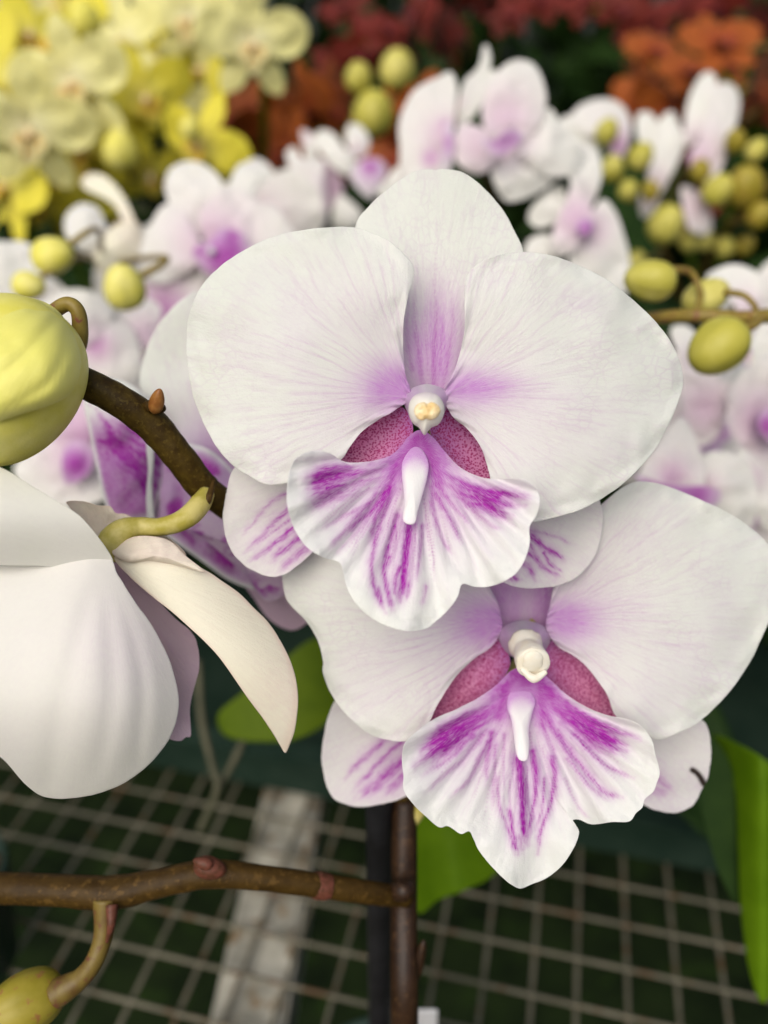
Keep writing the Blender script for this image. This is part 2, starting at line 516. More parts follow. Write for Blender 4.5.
def make_front_flower(label, d0, S):
    d = d0
    bx, by = S['base']
    root = solid('flower', join([tube_mesh(np.vstack([P(bx, by, d + .006)[None], P(S['ped'][0], S['ped'][1], d + .018)[None], S['pedend'][None]]),
                                            [.0035, .0024, .0022])]), M['pedicel'], plant)
    root['label'] = label

    def petal_depth(seed, lift=.0):
        def f(x, y, r):
            q = np.hypot(x - bx, y - by) / 265
            return d + lift - .0055 * np.sin(np.pi * np.clip(q, 0, 1)) + .0045 * np.maximum(q - .5, 0) ** 1.5 + ripple(x, y, seed, .0019, 75) * q \
                + ripple(x, y, seed + 9, .0007, 22) * sstep(.6, 1, r) + .0006 * sstep(.9, 1, r) * np.sin(np.arctan2(y - by, x - bx) * 21 + seed)
        return f

    def blush(cx, cy, rx, ry, a, wide=.10):
        def f(x, y, r, ang, rad):
            g = np.exp(-(((x - cx) / rx) ** 2 + ((y - cy) / ry) ** 2))
            w = np.exp(-((np.hypot(x - bx, y - by)) / 130) ** 2)
            return np.clip(a * g * (.7 + .6 * fbm(ang * 9, rad * 3, 4)) + wide * w + .07 * sstep(.42, .75, fbm(x / 60, y / 60, 77)) * sstep(1., .75, r), 0, 1)
        return f

    def veins(I=.5, n=11, seed=1):
        """thin purple veins fanning out over the tepal"""
        def f(x, y, r, ang, rad):
            a = ang * n + .9 * (fbm(x / 60, y / 60, seed) - .5) * 2
            line = np.exp(-((a - np.round(a)) / .13) ** 2)
            on = sstep(.42, .62, fbm(np.round(a) * 3.7, rad * 3.1, seed + 5, 2))
            return I * line * on * sstep(.08, .2, rad) * sstep(.95, .4, rad)
        return f
    B = S['blush']
    fp('sepal', S['dorsal'], S['dbase'], lambda x, y, r: d + .0062 + ripple(x, y, 3, .001, 60) + .0025 * np.clip((by - y) / 230, 0, 1) ** 2
       - .0015 * np.exp(-((x - S['dbase'][0] - (by - y) * .02) / 7) ** 2) * 0 + .0012 * ((x - bx) / 80.) ** 2,
       M['white'], root, nr=70, na=320, blushf=S['dblush'], pigf=S['dpig'], veinw=1.2, edge_noise=.012, seed=3)
    fp('petal', S['lp'], (bx - 18, by - 12), petal_depth(11), M['white'], root, nr=110, na=460, blushf=blush(*B[0]), pigf=veins(.13, 12, 3), edge_noise=.012, seed=5, center=S.get('lpc'))
    fp('petal', S['rp'], (bx + 18, by - 12), petal_depth(17, -.0004), M['white'], root, nr=110, na=460, blushf=blush(*B[1]), pigf=veins(.13, 12, 8), edge_noise=.012, seed=8, center=S.get('rpc'))
    for k, key in enumerate(('ls', 'rs')):
        fp('sepal', S[key], (bx, by + 20), lambda x, y, r: d + .0085 + .0025 * np.clip(np.hypot(x - bx, y - by) / 200, 0, 1) ** 2 + ripple(x, y, 5 + k, .0015, 50),
           M['white'], root, nr=70, na=300, blushf=(lambda key: lambda x, y, r, a, q: np.clip(.12 + .55 * strokes_pig(x, y, [(p_, w0 * 3.2, w1 * 3, i0, i1 * .9) for p_, w0, w1, i0, i1 in S[key + '_st']], 2, 5), 0, 1))(key),
           pigf=(lambda key: lambda x, y, r, a, q: np.clip(1.2 * strokes_pig(x, y, S[key + '_st'], 2.2, 5), 0, 1))(key), edge_noise=.02, seed=4 + k, darkf=S.get(key + '_dark'))
    # lip
    lx, ly = S['lipbase']
    def lip_depth(x, y, r):
        q = np.hypot(x - lx, y - ly) / 190
        lat = np.abs(x - lx) / 125
        th = np.arctan2(y - ly, x - lx)
        return d - .006 - .012 * sstep(0, 1, q) - .0036 * lat ** 2 - .0012 * np.exp(-((x - lx - .05 * (ly - y)) / 13) ** 2) * sstep(60, 90, np.hypot(x - lx, y - ly)) + .0007 * np.sin(th * 34 + 3 * fbm(th * 6, q * 2, 5)) * sstep(.2, .6, q) * sstep(1.1, .5, q) \
            + sstep(15, 70, np.hypot(x - lx, y - ly)) * .0013 * sstep(.55, 1, r) * np.sin(th * 13 + 1.5 * np.sin(th * 5)) * (.5 + vnoise(th * 4, th * 0, 8)) + ripple(x, y, 21, .0009, 40) + ripple(x, y, 23, .0003, 9) * sstep(.7, 1, r)
    lip = fp('lip', S['lip'], (lx, ly), lip_depth, M['lip'], root, nr=150, na=620, center=S['lipc'], edge_noise=.014, seed=12, veinw=1.0,
             pigf=lambda x, y, r, a, q: np.clip(strokes_pig(x, y, S['lip_st'], 1.3, 7) * sstep(1.0, .9, r + .16 * (fbm(x / 7, y / 7, 61) - .5)), 0, 1),
             blushf=lambda x, y, r, a, q: np.clip(1.0 * np.exp(-(np.hypot((x - lx) * .8, y - ly) / 36) ** 2) + .28 * np.exp(-(np.hypot(x - lx, y - ly) / 85) ** 2)
                                                  + .16 * sstep(.95, .6, r) * fbm(a * 10, q * 3, 31) ** 2 + .55 * sstep(1., .9, r) * strokes_pig(x, y, [(p_, w0 * 2.6, w1 * 2.6, i0, i1) for p_, w0, w1, i0, i1 in S['lip_st'] if w0 > 1.5], 1.5, 7), 0, 1))
    # the two recessed side lobes
    for key in ('lt', 'rt'):
        c = np.mean(S[key], 0)
        fp('side_lobe', S[key], (bx, by + 10), lambda x, y, r: d + .0016 + .0045 * (1 - r ** 2) , M['throat'], lip, nr=36, na=160,
           blushf=lambda x, y, r, a, q: np.clip(1.1 * np.exp(-((x - bx) / 40.) ** 2), 0, .9) + .35 * sstep(.75, 1., r), seed=2)
    # callus: a thick white tooth on the lip
    cx, cy = np.mean(S['cal'], 0)
    y0, y1 = min(p[1] for p in S['cal']), max(p[1] for p in S['cal'])
    def cal_depth(x, y, r): 
        t = np.clip((y - y0) / (y1 - y0), 0, 1)
        return d - .0058 - .0100 * t - .0011 * np.clip(1 - r ** 2, 0, 1) ** .8 * sstep(-.1, .5, t) - .0004 * (1 - r)
    ax_ = np.polyfit([p[1] for p in S['cal']], [p[0] for p in S['cal']], 1)
    cal = [(np.polyval(ax_, v) + (u - np.polyval(ax_, v)) * (.80 if v < y0 + 42 else .9), v) for u, v in S['cal']]
    fp('callus', cal, (cx, y0), cal_depth, M['callus'], lip, nr=24, na=110, thick=.003, veinw=.4,
       blushf=lambda x, y, r, a, q: np.clip(.75 * sstep(y0 + 30, y0 + 4, y) + .5 * sstep(.55, 1, r) * sstep(y1 - 12, y0 + 18, y) + .12 * sstep(.75, 1, r), 0, 1))
    # column
    S['column'](root, d)
    return root


# ---------------- flower 1
s2 = 300 / 768.
def c2(p): return stro(p, s2, 260, 370)
def bundle(f, n, w0, w1, I, sc=1., seed=1):
    """a fan of ragged streaks: each starts, ends and wanders a little differently"""
    rnd = random.Random(seed); out = []
    for i in range(n):
        t = (i + rnd.uniform(.2, .8)) / n
        q = open_spline(f(t), 8); m = len(q)
        i0, i1 = I(t)
        for k in range(2):
            a = rnd.uniform(0, .55); b = rnd.uniform(.72, 1.04 if t < .6 else .95)
            k0, k1 = int(a * (m - 1)), min(m - 1, int(b * (m - 1)))
            if k1 - k0 < 4: continue
            pl = q[k0:k1 + 1][::2]
            off = np.array([rnd.uniform(-2, 2), rnd.uniform(-2.5, 2.5)]) * sc
            ext = (q[-1] - q[-4]) * rnd.uniform(-.5, 1.2) if b > .95 else 0
            pl = pl + off; pl[-1] = pl[-1] + ext
            g = rnd.uniform(.65, 1.0)
            ia = i0 + (i1 - i0) * a
            out.append(([tuple(p) for p in pl], w0 * rnd.uniform(.7, 1.2), w1 * rnd.uniform(.6, 1.15), ia * g, i1 * g))
    return out


st1 = []
for pl, w, i0, i1 in [
    ([(382, 392), (376, 450), (370, 500), (366, 545), (357, 592)], 10, 1.1, 1.1), ([(372, 530), (380, 560), (376, 590)], 6, .5, .4),
    ([(356, 505), (345, 545), (350, 585)], 7, .8, .5),
    ([(350, 370), (335, 430), (320, 490), (320, 535), (332, 590), (338, 612)], 8, .6, .75), ([(330, 330), (305, 400), (288, 470), (285, 520), (300, 580), (322, 620)], 7, .6, .6),
    ([(330, 300), (285, 360), (245, 395), (222, 420)], 9, .8, .5), ([(330, 310), (310, 350), (292, 390), (285, 445)], 8, .85, .5),
    ([(300, 320), (250, 370), (205, 425), (180, 455)], 7, .5, .35), ([(415, 400), (411, 450), (405, 500), (402, 540)], 5, .5, .4),
    ([(438, 340), (455, 395), (470, 440), (492, 470)], 6, .45, .3), ([(450, 320), (482, 375), (516, 442)], 7, .6, .5),
    ([(425, 555), (414, 605)], 6, .35, .3), ([(450, 290), (492, 345), (545, 402)], 7, .5, .3), ([(440, 300), (445, 360), (452, 420)], 5, .4, .3),
    ([(330, 480), (318, 510)], 8, .6, .5), ([(300, 560), (312, 600)], 7, .6, .6), ([(280, 340), (215, 375), (150, 410)], 7, .45, .2),
    ([(520, 330), (580, 390), (620, 410)], 7, .4, .2), ([(270, 390), (225, 440), (190, 475)], 5, .3, .15), ([(345, 390), (348, 440), (340, 480)], 5, .4, .3)]:
    st1.append((c2(pl), w * s2, w * s2 * .8, i0, i1))
st1 += [(c2([(402, 165), (388, 210), (352, 240)]), 8, 7, .7, .6), (c2([(418, 168), (436, 215), (452, 262)]), 7, 6, .65, .6), (c2([(350, 240), (335, 290), (325, 335)]), 5, 4, .55, .5),
        (c2([(452, 260), (462, 300), (470, 340)]), 4, 3, .5, .3)]
st1 += bundle(lambda t: c2([(345 - 10 * t, 232 + 70 * t), (250 - 5 * t, 246 + 78 * t), (170 - 10 * t, 256 + 95 * t), (128 - 12 * t, 252 + 140 * t)]), 13, 2.0, 3.6,
              lambda t: (.15, (1.0 if t < .42 else max(.25, 1.0 - 1.7 * (t - .42)))), 1., 4)
st1 += bundle(lambda t: c2([(452 + 8 * t, 250 + 60 * t), (520 - 4 * t, 284 + 60 * t), (600 - 8 * t, 310 + 58 * t), (665 - 10 * t, 318 + 70 * t)]), 11, 2.0, 3.4,
              lambda t: (.2, (1.0 if t < .6 else max(.3, 1.0 - 1.7 * (t - .6)))), 1., 5)


def column1(root, d):
    fp('collar', [(404, 396), (412, 388), (427, 384), (442, 388), (450, 395), (448, 406), (439, 420), (427, 424), (414, 420), (405, 407)], (427, 400), lambda x, y, r: d - .0004 - .0072 * (1 - r ** 2) - .004 * (1 - r ** 2) ** 3, M['white'], root,
       nr=20, na=90, center=(427, 403), thick=.002, veinw=.2, blushf=lambda x, y, r, a, q: np.clip(.62 - .38 * np.exp(-((x - 428) / 10.) ** 2), 0, 1) * (.75 + .5 * fbm(x / 6, y / 6, 4)))
    head = c2([(380, 100), (384, 80), (398, 64), (425, 57), (452, 63), (467, 80), (472, 102), (467, 124), (456, 140), (440, 147), (431, 156), (421, 167), (413, 157), (406, 147), (392, 137), (383, 120)])
    col = fp('column', head, (427, 400), lambda x, y, r: d - .0140 - .0046 * np.sqrt(np.clip(1 - r ** 2, 0, 1)) ** .8 + ripple(x, y, 3, .0003, 7), M['columnwhite'], root, nr=30, na=120, center=(426.5, 410), thick=.006, veinw=.2,
             blushf=lambda x, y, r, a, q: .25 * sstep(402, 392, y))
    cap = c2([(394, 104), (402, 88), (418, 82), (428, 86), (440, 82), (456, 90), (462, 106), (452, 122), (436, 128), (426, 125), (414, 129), (400, 121)])
    fp('anther_cap', cap, (427, 408), lambda x, y, r: d - .0184 - .0010 * np.sqrt(np.clip(1 - r ** 2, 0, 1)) + ripple(x, y, 9, .0003, 5), M['ochre'], col, nr=18, na=90, thick=.0014)


def fine_veins(base, tips, seed, n=34):
    """thin veins fanning from the lip's base, some of them forked"""
    rnd = random.Random(seed); out = []; t_ = open_spline(tips, 12)
    for i in range(n):
        e = t_[int(rnd.uniform(0, len(t_) - 1))]; b0 = np.array(base, float)
        a, c = rnd.uniform(.28, .5), rnd.uniform(.58, .88)
        bend = np.array([rnd.uniform(-3, 3), rnd.uniform(-3, 3)])
        p0, p2 = b0 + (e - b0) * a, b0 + (e - b0) * c
        p1 = (p0 + p2) / 2 + bend
        I = rnd.uniform(.15, .42)
        out.append(([tuple(p0), tuple(p1), tuple(p2)], 1.3, 1.0, I, I * .7))
        if rnd.random() < .4:
            p3 = p2 + np.array([rnd.uniform(-6, 6), rnd.uniform(-2, 6)])
            out.append(([tuple(p1), tuple((p1 + p3) / 2), tuple(p3)], 1.1, .9, I * .8, I * .5))
    return out


S1 = dict(
    base=(427, 408), ped=(440, 420), pedend=P(395, 690, .2335), dbase=(430, 400),
    dorsal=[(357, 222), (372, 203), (395, 183), (413, 172), (428, 169), (436, 170), (443, 169), (462, 172), (482, 186), (500, 206), (513, 228), (523, 254), (512, 290), (490, 335), (468, 375),
            (447, 398), (427, 404), (408, 395), (385, 350), (362, 290), (352, 250)],
    dpig=lambda x, y, r, a, q: strokes_pig(x, y, [([(433, 392), (434, 350), (436, 320), (435, 285), (437, 230)], 3.2, 1.6, .55, .10), ([(424, 392), (418, 350), (414, 310), (416, 280)], 2.6, 1.6, .4, .12),
                                                  ([(442, 392), (449, 350), (453, 315), (450, 282)], 2.6, 1.6, .4, .12), ([(429, 390), (426, 340), (425, 300)], 2, 1.4, .35, .1), ([(437, 390), (442, 340), (444, 300)], 2, 1.4, .35, .1),
                                                  ([(412, 370), (407, 340), (407, 310)], 2, 1.5, .35, .1), ([(456, 370), (461, 340), (460, 310)], 2, 1.5, .35, .1)], 1.2),
    dblush=lambda x, y, r, a, q: np.clip(.85 * np.exp(-(((x - 434) / 44) ** 2 + ((y - 352) / 56) ** 2)) * (.55 + .9 * fbm(x / 7, y / 60, 5)), 0, .9),
    lp=[(411, 396), (405, 372), (403, 345), (404, 318), (409, 294), (414, 270), (404, 254), (389, 241), (372, 233), (356, 228), (331, 227), (302, 230), (272, 237), (241, 252), (215, 271), (198, 292), (189, 316), (186, 347),
        (190, 382), (199, 412), (213, 441), (230, 463), (250, 477), (272, 485), (298, 480), (322, 470), (341, 460), (350, 447), (363, 431), (380, 419), (395, 410)],
    lpc=(318, 352),
    rp=[(443, 395), (452, 376), (460, 352), (465, 325), (464, 297), (467, 276), (480, 262), (500, 254), (525, 252), (553, 256), (580, 266), (606, 279), (631, 298), (652, 318), (668, 338), (679, 359), (683, 381), (678, 402),
        (667, 428), (650, 456), (626, 481), (600, 500), (575, 512), (550, 519), (530, 522), (508, 514), (493, 496), (490, 477), (482, 450), (467, 429), (452, 416)],
    rpc=(560, 390),
    blush=[(396, 387, 36, 26, .95, .11), (472, 388, 46, 18, .9, .11)],
    ls=[(400, 440), (380, 430), (330, 440), (270, 455), (238, 464), (227, 488), (223, 518), (228, 544), (240, 562), (257, 572), (274, 577), (292, 570), (320, 545), (360, 500)],
    ls_st=[([(300, 500), (282, 515), (262, 535), (245, 552)], 2.5, 2, .75, .35), ([(305, 520), (285, 535), (265, 550), (250, 560)], 3, 2, .8, .4), ([(305, 535), (285, 548), (270, 562)], 3.5, 2.5, .7, .5),
           ([(300, 490), (275, 500), (255, 520), (242, 535)], 2, 1.6, .5, .25), ([(300, 512), (275, 530), (250, 548)], 1.6, 1.4, .6, .3), ([(310, 545), (292, 558), (280, 570)], 4, 3, .5, .35)],
    rs=[(440, 440), (480, 450), (540, 470), (590, 490), (602, 508), (602, 530), (596, 553), (582, 573), (561, 585), (536, 588), (510, 585), (490, 570), (460, 510)],
    rs_st=[([(520, 525), (535, 540), (552, 552), (566, 562)], 2.6, 2, 1., .6), ([(515, 545), (530, 555), (548, 570), (560, 578)], 2.4, 2, .8, .4), ([(525, 530), (550, 535), (575, 545)], 1.8, 1.4, .4, .2),
           ([(510, 560), (525, 565), (535, 580)], 3, 2.5, .7, .4), ([(545, 553), (552, 565), (562, 572)], 1.8, 1.4, .7, .4), ([(508, 575), (520, 580)], 4, 3, .6, .5), ([(530, 545), (540, 562)], 1.6, 1.4, .6, .4), ([(500, 545), (520, 553)], 5, 4, .6, .5)],
    lipbase=(419, 446), lipc=(413, 512),
    lip=[(408, 437), (401, 446), (389, 456), (369, 461.5), (346, 462), (331, 454), (319, 450.5), (308, 452), (297, 458), (289.5, 472), (287, 491), (288, 511), (295, 531), (307, 547), (322, 557), (336, 561), (341, 565), (343.5, 574),
         (348, 590), (358, 606), (373, 619), (390, 627), (410, 631.5), (426, 629), (434, 623), (447, 611), (457, 598), (461, 586), (465, 584), (476, 587), (495, 585), (514, 575), (525, 559), (530, 541), (530, 526), (537, 514),
         (540, 499), (535, 486), (525, 479), (510, 478.5), (494, 479), (478, 476), (459, 466), (444, 450), (432, 436), (420, 430)],
    lip_st=st1 + fine_veins((417, 440), [(290, 470), (292, 520), (322, 556), (345, 590), (385, 626), (430, 625), (459, 592), (500, 582), (528, 545), (538, 500)], 3),
    lt=[(412, 436), (400, 450), (389, 464), (369, 470), (345, 470), (332, 462), (342, 450), (357, 428), (375, 412), (392, 403), (406, 410), (412, 422)],
    rt=[(430, 430), (438, 450), (455, 470), (475, 484), (495, 488), (500, 474), (492, 446), (476, 424), (458, 408), (444, 408), (436, 416)],
    cal=[(413, 447), (405, 453), (399, 463), (399, 476), (402.5, 490), (403.5, 505), (402, 518), (405, 523), (411, 524.5), (416, 522), (419, 510), (424, 494), (430.5, 478), (432, 465), (428, 455), (421, 448)],
    column=column1)

# ---------------- flower 2
s4 = 280 / 768.
def c4(p): return stro(p, s4, 400, 560)
st2 = []
for pl, w, i0, i1 in [
    ([(325, 545), (332, 600), (336, 660), (338, 720), (343, 772)], 10, 1.1, 1.1), ([(362, 525), (372, 580), (370, 650), (356, 730), (350, 780)], 8, .95, .5),
    ([(415, 540), (425, 590), (412, 670), (388, 740), (376, 805)], 7, .8, .6), ([(268, 600), (272, 680), (298, 740), (315, 805)], 6, .4, .6), ([(300, 690), (310, 750), (322, 805)], 7, .7, .7),
    ([(250, 475), (240, 545), (236, 615)], 8, .7, .3), ([(240, 500), (212, 560), (182, 612), (140, 650)], 7, .6, .25), ([(262, 510), (258, 600), (252, 680)], 6, .45, .25), ([(285, 480), (282, 560), (290, 640)], 5, .4, .2),
    ([(395, 420), (435, 490), (480, 560)], 8, .7, .4), ([(430, 470), (490, 555), (555, 632), (610, 650)], 8, .6, .5), ([(460, 545), (520, 620), (570, 660)], 6, .5, .3), ([(385, 440), (420, 520), (440, 600)], 6, .5, .3),
    ([(330, 760), (335, 800)], 9, .4, .3), ([(225, 480), (170, 550), (110, 600), (70, 640)], 7, .5, .2), ([(200, 480), (140, 540), (60, 590)], 7, .5, .3), ([(480, 480), (560, 560), (640, 600)], 7, .6, .4),
    ([(395, 600), (390, 680), (372, 740)], 6, .6, .4), ([(345, 600), (350, 680)], 5, .5, .3), ([(310, 560), (300, 640), (305, 700)], 5, .35, .25), ([(450, 600), (490, 680), (520, 710)], 5, .3, .15)]:
    st2.append((c4(pl), w * s4, w * s4 * .8, i0, i1))
st2 += [(c4([(310, 315), (285, 345), (262, 372)]), 8, 6, .8, .7), (c4([(345, 320), (350, 350)]), 11, 8, .8, .6), (c4([(385, 325), (405, 355), (425, 390)]), 8, 6, .75, .7),
        (c4([(290, 360), (280, 400), (265, 450)]), 5, 4, .6, .5), (c4([(385, 350), (392, 420), (390, 470)]), 5, 4, .6, .4)]
st2 += bundle(lambda t: c4([(275 - 5 * t, 370 + 80 * t), (205 - 8 * t, 412 + 78 * t), (135 - 15 * t, 455 + 80 * t), (70 - 18 * t, 505 + 85 * t)]), 12, 2.0, 3.6,
              lambda t: (.35, (.95 if t < .6 else max(.3, .95 - 1.6 * (t - .6)))), 1., 6)
st2 += bundle(lambda t: c4([(402 + 4 * t, 350 + 60 * t), (470 - 4 * t, 398 + 70 * t), (555 - 8 * t, 450 + 70 * t), (645 - 8 * t, 478 + 80 * t)]), 12, 2.0, 3.6,
              lambda t: (.35, (.95 if t < .55 else max(.35, .95 - 1.4 * (t - .55)))), 1., 7)


def column2(root, d):
    fp('collar', [(498, 634), (506, 625), (522, 620.5), (540, 624), (551, 634), (547, 648), (536, 657), (523, 660), (511, 656), (502, 646)], (523, 640), lambda x, y, r: d - .0004 - .0072 * (1 - r ** 2) - .003 * (1 - r ** 2) ** 3, M['white'], root,
       nr=20, na=90, center=(524, 640), thick=.002, veinw=.2, blushf=lambda x, y, r, a, q: np.clip(.66 - .3 * np.exp(-((x - 522) / 10.) ** 2), 0, 1) * (.75 + .5 * fbm(x / 6, y / 6, 5)))
    c0, c1 = P(525, 644, d - .0085), P(533, 663, d - .0165)
    ax = c1 - c0
    col = solid('column', join([tube_mesh([c0, c0 + ax * .4, c0 + ax * .8, c1 , c1 + ax * .05], [px2m(17.5, .19), px2m(15.0, .187), px2m(17.5, .184), px2m(17.2, .184), px2m(14, .184)], seg=28, k=8, wob=.10, seed=9)]), M['colcream'], root)
    e = c1 + ax * .06 + P(530, 660, .184) - P(531, 663, .184)
    solid('anther_cap', join([ellipsoid(e, ax / np.linalg.norm(ax) * .0011, px2m(11.5, .184), nu=26, ridge=.2, nrid=2), tube_mesh([c1 + ax * .02 + (P(519, 668, .184) - P(531, 663, .184)), c1 + ax * .06 + (P(531, 677, .184) - P(531, 663, .184)), c1 + ax * .02 + (P(544, 671, .184) - P(531, 663, .184))], [.0006, .0011, .0006])]), M['colcream'], col)


S2 = dict(
    base=(525, 630), ped=(530, 650), pedend=P(405, 830, .2315), dbase=(521, 640),
    dorsal=[(497, 470), (478, 510), (474, 545), (478, 580), (485, 603), (497, 626), (521, 640), (545, 628), (558, 604), (563, 580), (568, 545), (562, 510), (545, 475), (520, 455)],
    dpig=lambda x, y, r, a, q: 0 * x + .12,
    dblush=lambda x, y, r, a, q: np.clip(.85 - .3 * np.exp(-((x - 522) / 9) ** 2) + 0 * x, 0, 1) * (.7 + .6 * fbm(x / 6, y / 40, 9)),
    lp=[(500, 634), (502, 622), (494, 595), (478, 578), (450, 572), (410, 570), (365, 560), (330, 552), (306, 545), (290, 549), (283, 562), (282.5, 580), (286, 598), (294, 609), (305, 620), (314, 633), (320, 648), (323, 662), (322.5, 671), (326, 682), (332, 695), (340, 707),
        (352, 720), (368, 733), (386, 740), (406, 741), (422, 734), (431, 719), (438, 704), (455, 678), (474, 659), (490, 648)],
    lpc=(400, 648),
    rp=[(546, 626), (550, 605), (553, 588), (562, 555), (578, 530), (598, 508), (618, 490), (637, 481.5), (655, 483), (676, 489.5), (706, 502), (737, 518), (762, 538), (775, 556), (780, 580), (776, 606), (766, 628), (750, 662), (730, 691), (703, 719),
        (681, 732), (660, 740), (645, 735), (628, 726), (614, 714), (607, 695), (592, 673), (575, 657), (556, 645)],
    rpc=(650, 610),
    blush=[(490, 623, 38, 26, .9, .2), (566, 620, 32, 22, .9, .16)],
    ls=[(500, 670), (460, 680), (400, 690), (350, 692), (334, 702), (324, 733), (321.5, 757), (327, 787), (337, 801), (357, 806.5), (382, 804), (405, 797), (440, 780), (490, 720)],
    ls_st=[([(405, 722), (385, 740), (362, 760), (345, 778)], 3.2, 2.4, .75, .4), ([(410, 735), (390, 752), (368, 775), (352, 790)], 3, 2.2, .6, .3), ([(415, 752), (395, 768), (375, 785), (358, 797)], 6, 5, .65, .45),
           ([(415, 770), (400, 780), (385, 795)], 6, 5, .6, .4), ([(400, 742), (378, 765), (360, 785)], 2, 1.6, .6, .3), ([(415, 745), (395, 765), (372, 792)], 3, 2, .6, .4)],
    rs=[(550, 670), (600, 690), (650, 705), (690, 716), (706, 724), (711, 748), (709, 772), (704, 786), (692, 806), (676, 813), (660, 811), (640, 802), (600, 770)],
    rs_st=[([(640, 765), (660, 780), (672, 792)], 4, 3, .55, .25), ([(640, 785), (655, 790), (668, 796)], 5, 4, .45, .2), ([(640, 775), (662, 772)], 3, 2, .3, .2)],
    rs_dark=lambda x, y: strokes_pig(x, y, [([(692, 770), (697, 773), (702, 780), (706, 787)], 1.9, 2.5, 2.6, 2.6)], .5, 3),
    lipbase=(522, 684), lipc=(525, 757),
    lip=[(511, 671), (497, 684), (480, 697), (459, 708), (440, 716), (426, 724), (414, 734), (405, 744), (402, 759), (403.5, 775), (404, 791), (413, 804.5), (425, 816), (439, 827), (447, 826), (453, 829), (461, 834), (469, 831.5), (473, 838), (478, 849), (487, 861),
         (498, 873), (509, 883), (520, 888.5), (532, 884), (546, 878.5), (560, 868), (569, 856), (576, 843), (579, 832), (575.5, 824.5), (573, 820), (580, 820), (592, 824.5), (611, 822), (629, 821.5), (636, 813), (642, 807.5), (645, 799), (653, 792), (657, 783), (660, 773),
         (656, 757), (652, 740), (642, 726), (627, 718.5), (609, 715.5), (590, 708.5), (569, 696), (553, 682), (539, 670), (525, 666)],
    lip_st=st2 + fine_veins((522, 676), [(404, 750), (410, 800), (455, 828), (480, 860), (520, 886), (560, 866), (577, 830), (625, 818), (655, 785), (650, 735)], 4),
    lt=[(510, 660), (505, 676), (488, 694), (460, 712), (436, 728), (424, 724), (434, 704), (450, 678), (468, 656), (486, 643), (500, 640)],
    rt=[(540, 660), (548, 680), (566, 699), (590, 714), (612, 724), (622, 716), (612, 694), (596, 668), (576, 650), (556, 641), (544, 644)],
    cal=[(512, 690), (505, 697), (504, 708), (508, 718), (512, 730), (514, 745), (517, 757), (522, 761), (528, 759), (530, 745), (531, 728), (535, 714), (539, 702), (534, 693), (523, 687)],
    column=column2)

make_front_flower('upper flower facing the camera with an ochre tipped column and broad purple streaked lip', .180, S1)
make_front_flower('lower flower with plain cream column and a pointed ragged lip', .2005, S2)

# ---------------- flower 3: seen from behind at the left edge
f3 = solid('flower', join([tube_mesh(P([207, 200, 190, 176, 158, 140, 124, 113, 106], [493, 504, 515, 523, 527, 527, 531, 541, 556], [.190, .187, .185, .184, .183, .183, .182, .182, .183]),
                                     [px2m(8, .19), px2m(11, .185), px2m(11, .185), px2m(10, .185), px2m(9, .183), px2m(10, .183), px2m(13, .182), px2m(15, .182), px2m(12, .183)], seg=18)]), M['pedicel'], plant)
f3['label'] = 'pale flower turned away at the left edge, with a pointed cream sepal'


def folds(bx, by, n, amp, s):
    def f(x, y):
        a = np.arctan2(y - by, x - bx); q = np.hypot(x - bx, y - by) / 240
        return amp * np.sin(a * n + 1.5 * (fbm(x / 90, y / 90, s) - .5)) * np.clip(q * 2, 0, 1) * np.clip(1.5 - q, .2, 1)
    return f


RID = [([(106, 566), (120, 620), (128, 680), (120, 740), (100, 785)], 12, 10, .8, .8), ([(100, 570), (98, 640), (92, 710), (75, 780)], 14, 10, .6, .6), ([(95, 572), (55, 640), (35, 710), (30, 770)], 16, 12, .7, .5),
       ([(90, 570), (20, 620), (-20, 680)], 16, 14, .7, .6), ([(112, 570), (140, 630), (155, 690), (150, 750)], 9, 8, .7, .7)]
GRV = [([(104, 566), (110, 630), (112, 700), (100, 770)], 9, 7, 1, 1), ([(98, 570), (78, 640), (62, 710), (50, 780)], 10, 8, 1, 1), ([(110, 568), (132, 630), (143, 690), (138, 760)], 7, 6, .8, .8)]


def fo(x, y):
    return -.00032 * smooth_strokes(x, y, RID) + .00026 * smooth_strokes(x, y, GRV)

fp('petal', [(106, 556), (60, 560), (0, 560), (-60, 575), (-100, 620), (-105, 680), (-70, 725), (-30, 748), (0, 757), (26, 785), (47, 797.5), (79, 797.5), (116, 787), (148, 766), (171, 735), (179, 702), (171, 664), (153, 627), (134, 600), (118, 575)],
   (106, 556), lambda x, y, r: .172 - .012 * np.sin(np.pi * np.clip((y - 545) / 300, 0, 1)) + .016 * np.clip((x - 60) / 130, 0, 1) ** 2 + .010 * np.clip((y - 690) / 110, 0, 1) ** 2 + fo(x, y),
   M['backwhite'], f3, nr=90, na=360, center=(50, 680), edge_noise=.01, thick=.0006, veinw=.2,
   blushf=lambda x, y, r, a, q: .05 + .10 * np.exp(-(np.hypot(x - 125, y - 640) / 60) ** 2))
fp('petal', [(113, 560), (84, 520), (58, 502), (32, 486), (0, 467), (-50, 450), (-110, 470), (-120, 530), (-60, 560), (0, 565), (42, 566), (79, 570), (100, 570)],
   (110, 562), lambda x, y, r: .166 - .006 * np.sin(np.pi * np.clip((y - 460) / 110, 0, 1)) + .008 * np.clip((x - 0) / 110, 0, 1), M['backwhite'], f3, nr=70, na=300, center=(0, 530), thick=.0006, veinw=.5,
   blushf=lambda x, y, r, a, q: .03 + 0 * x)
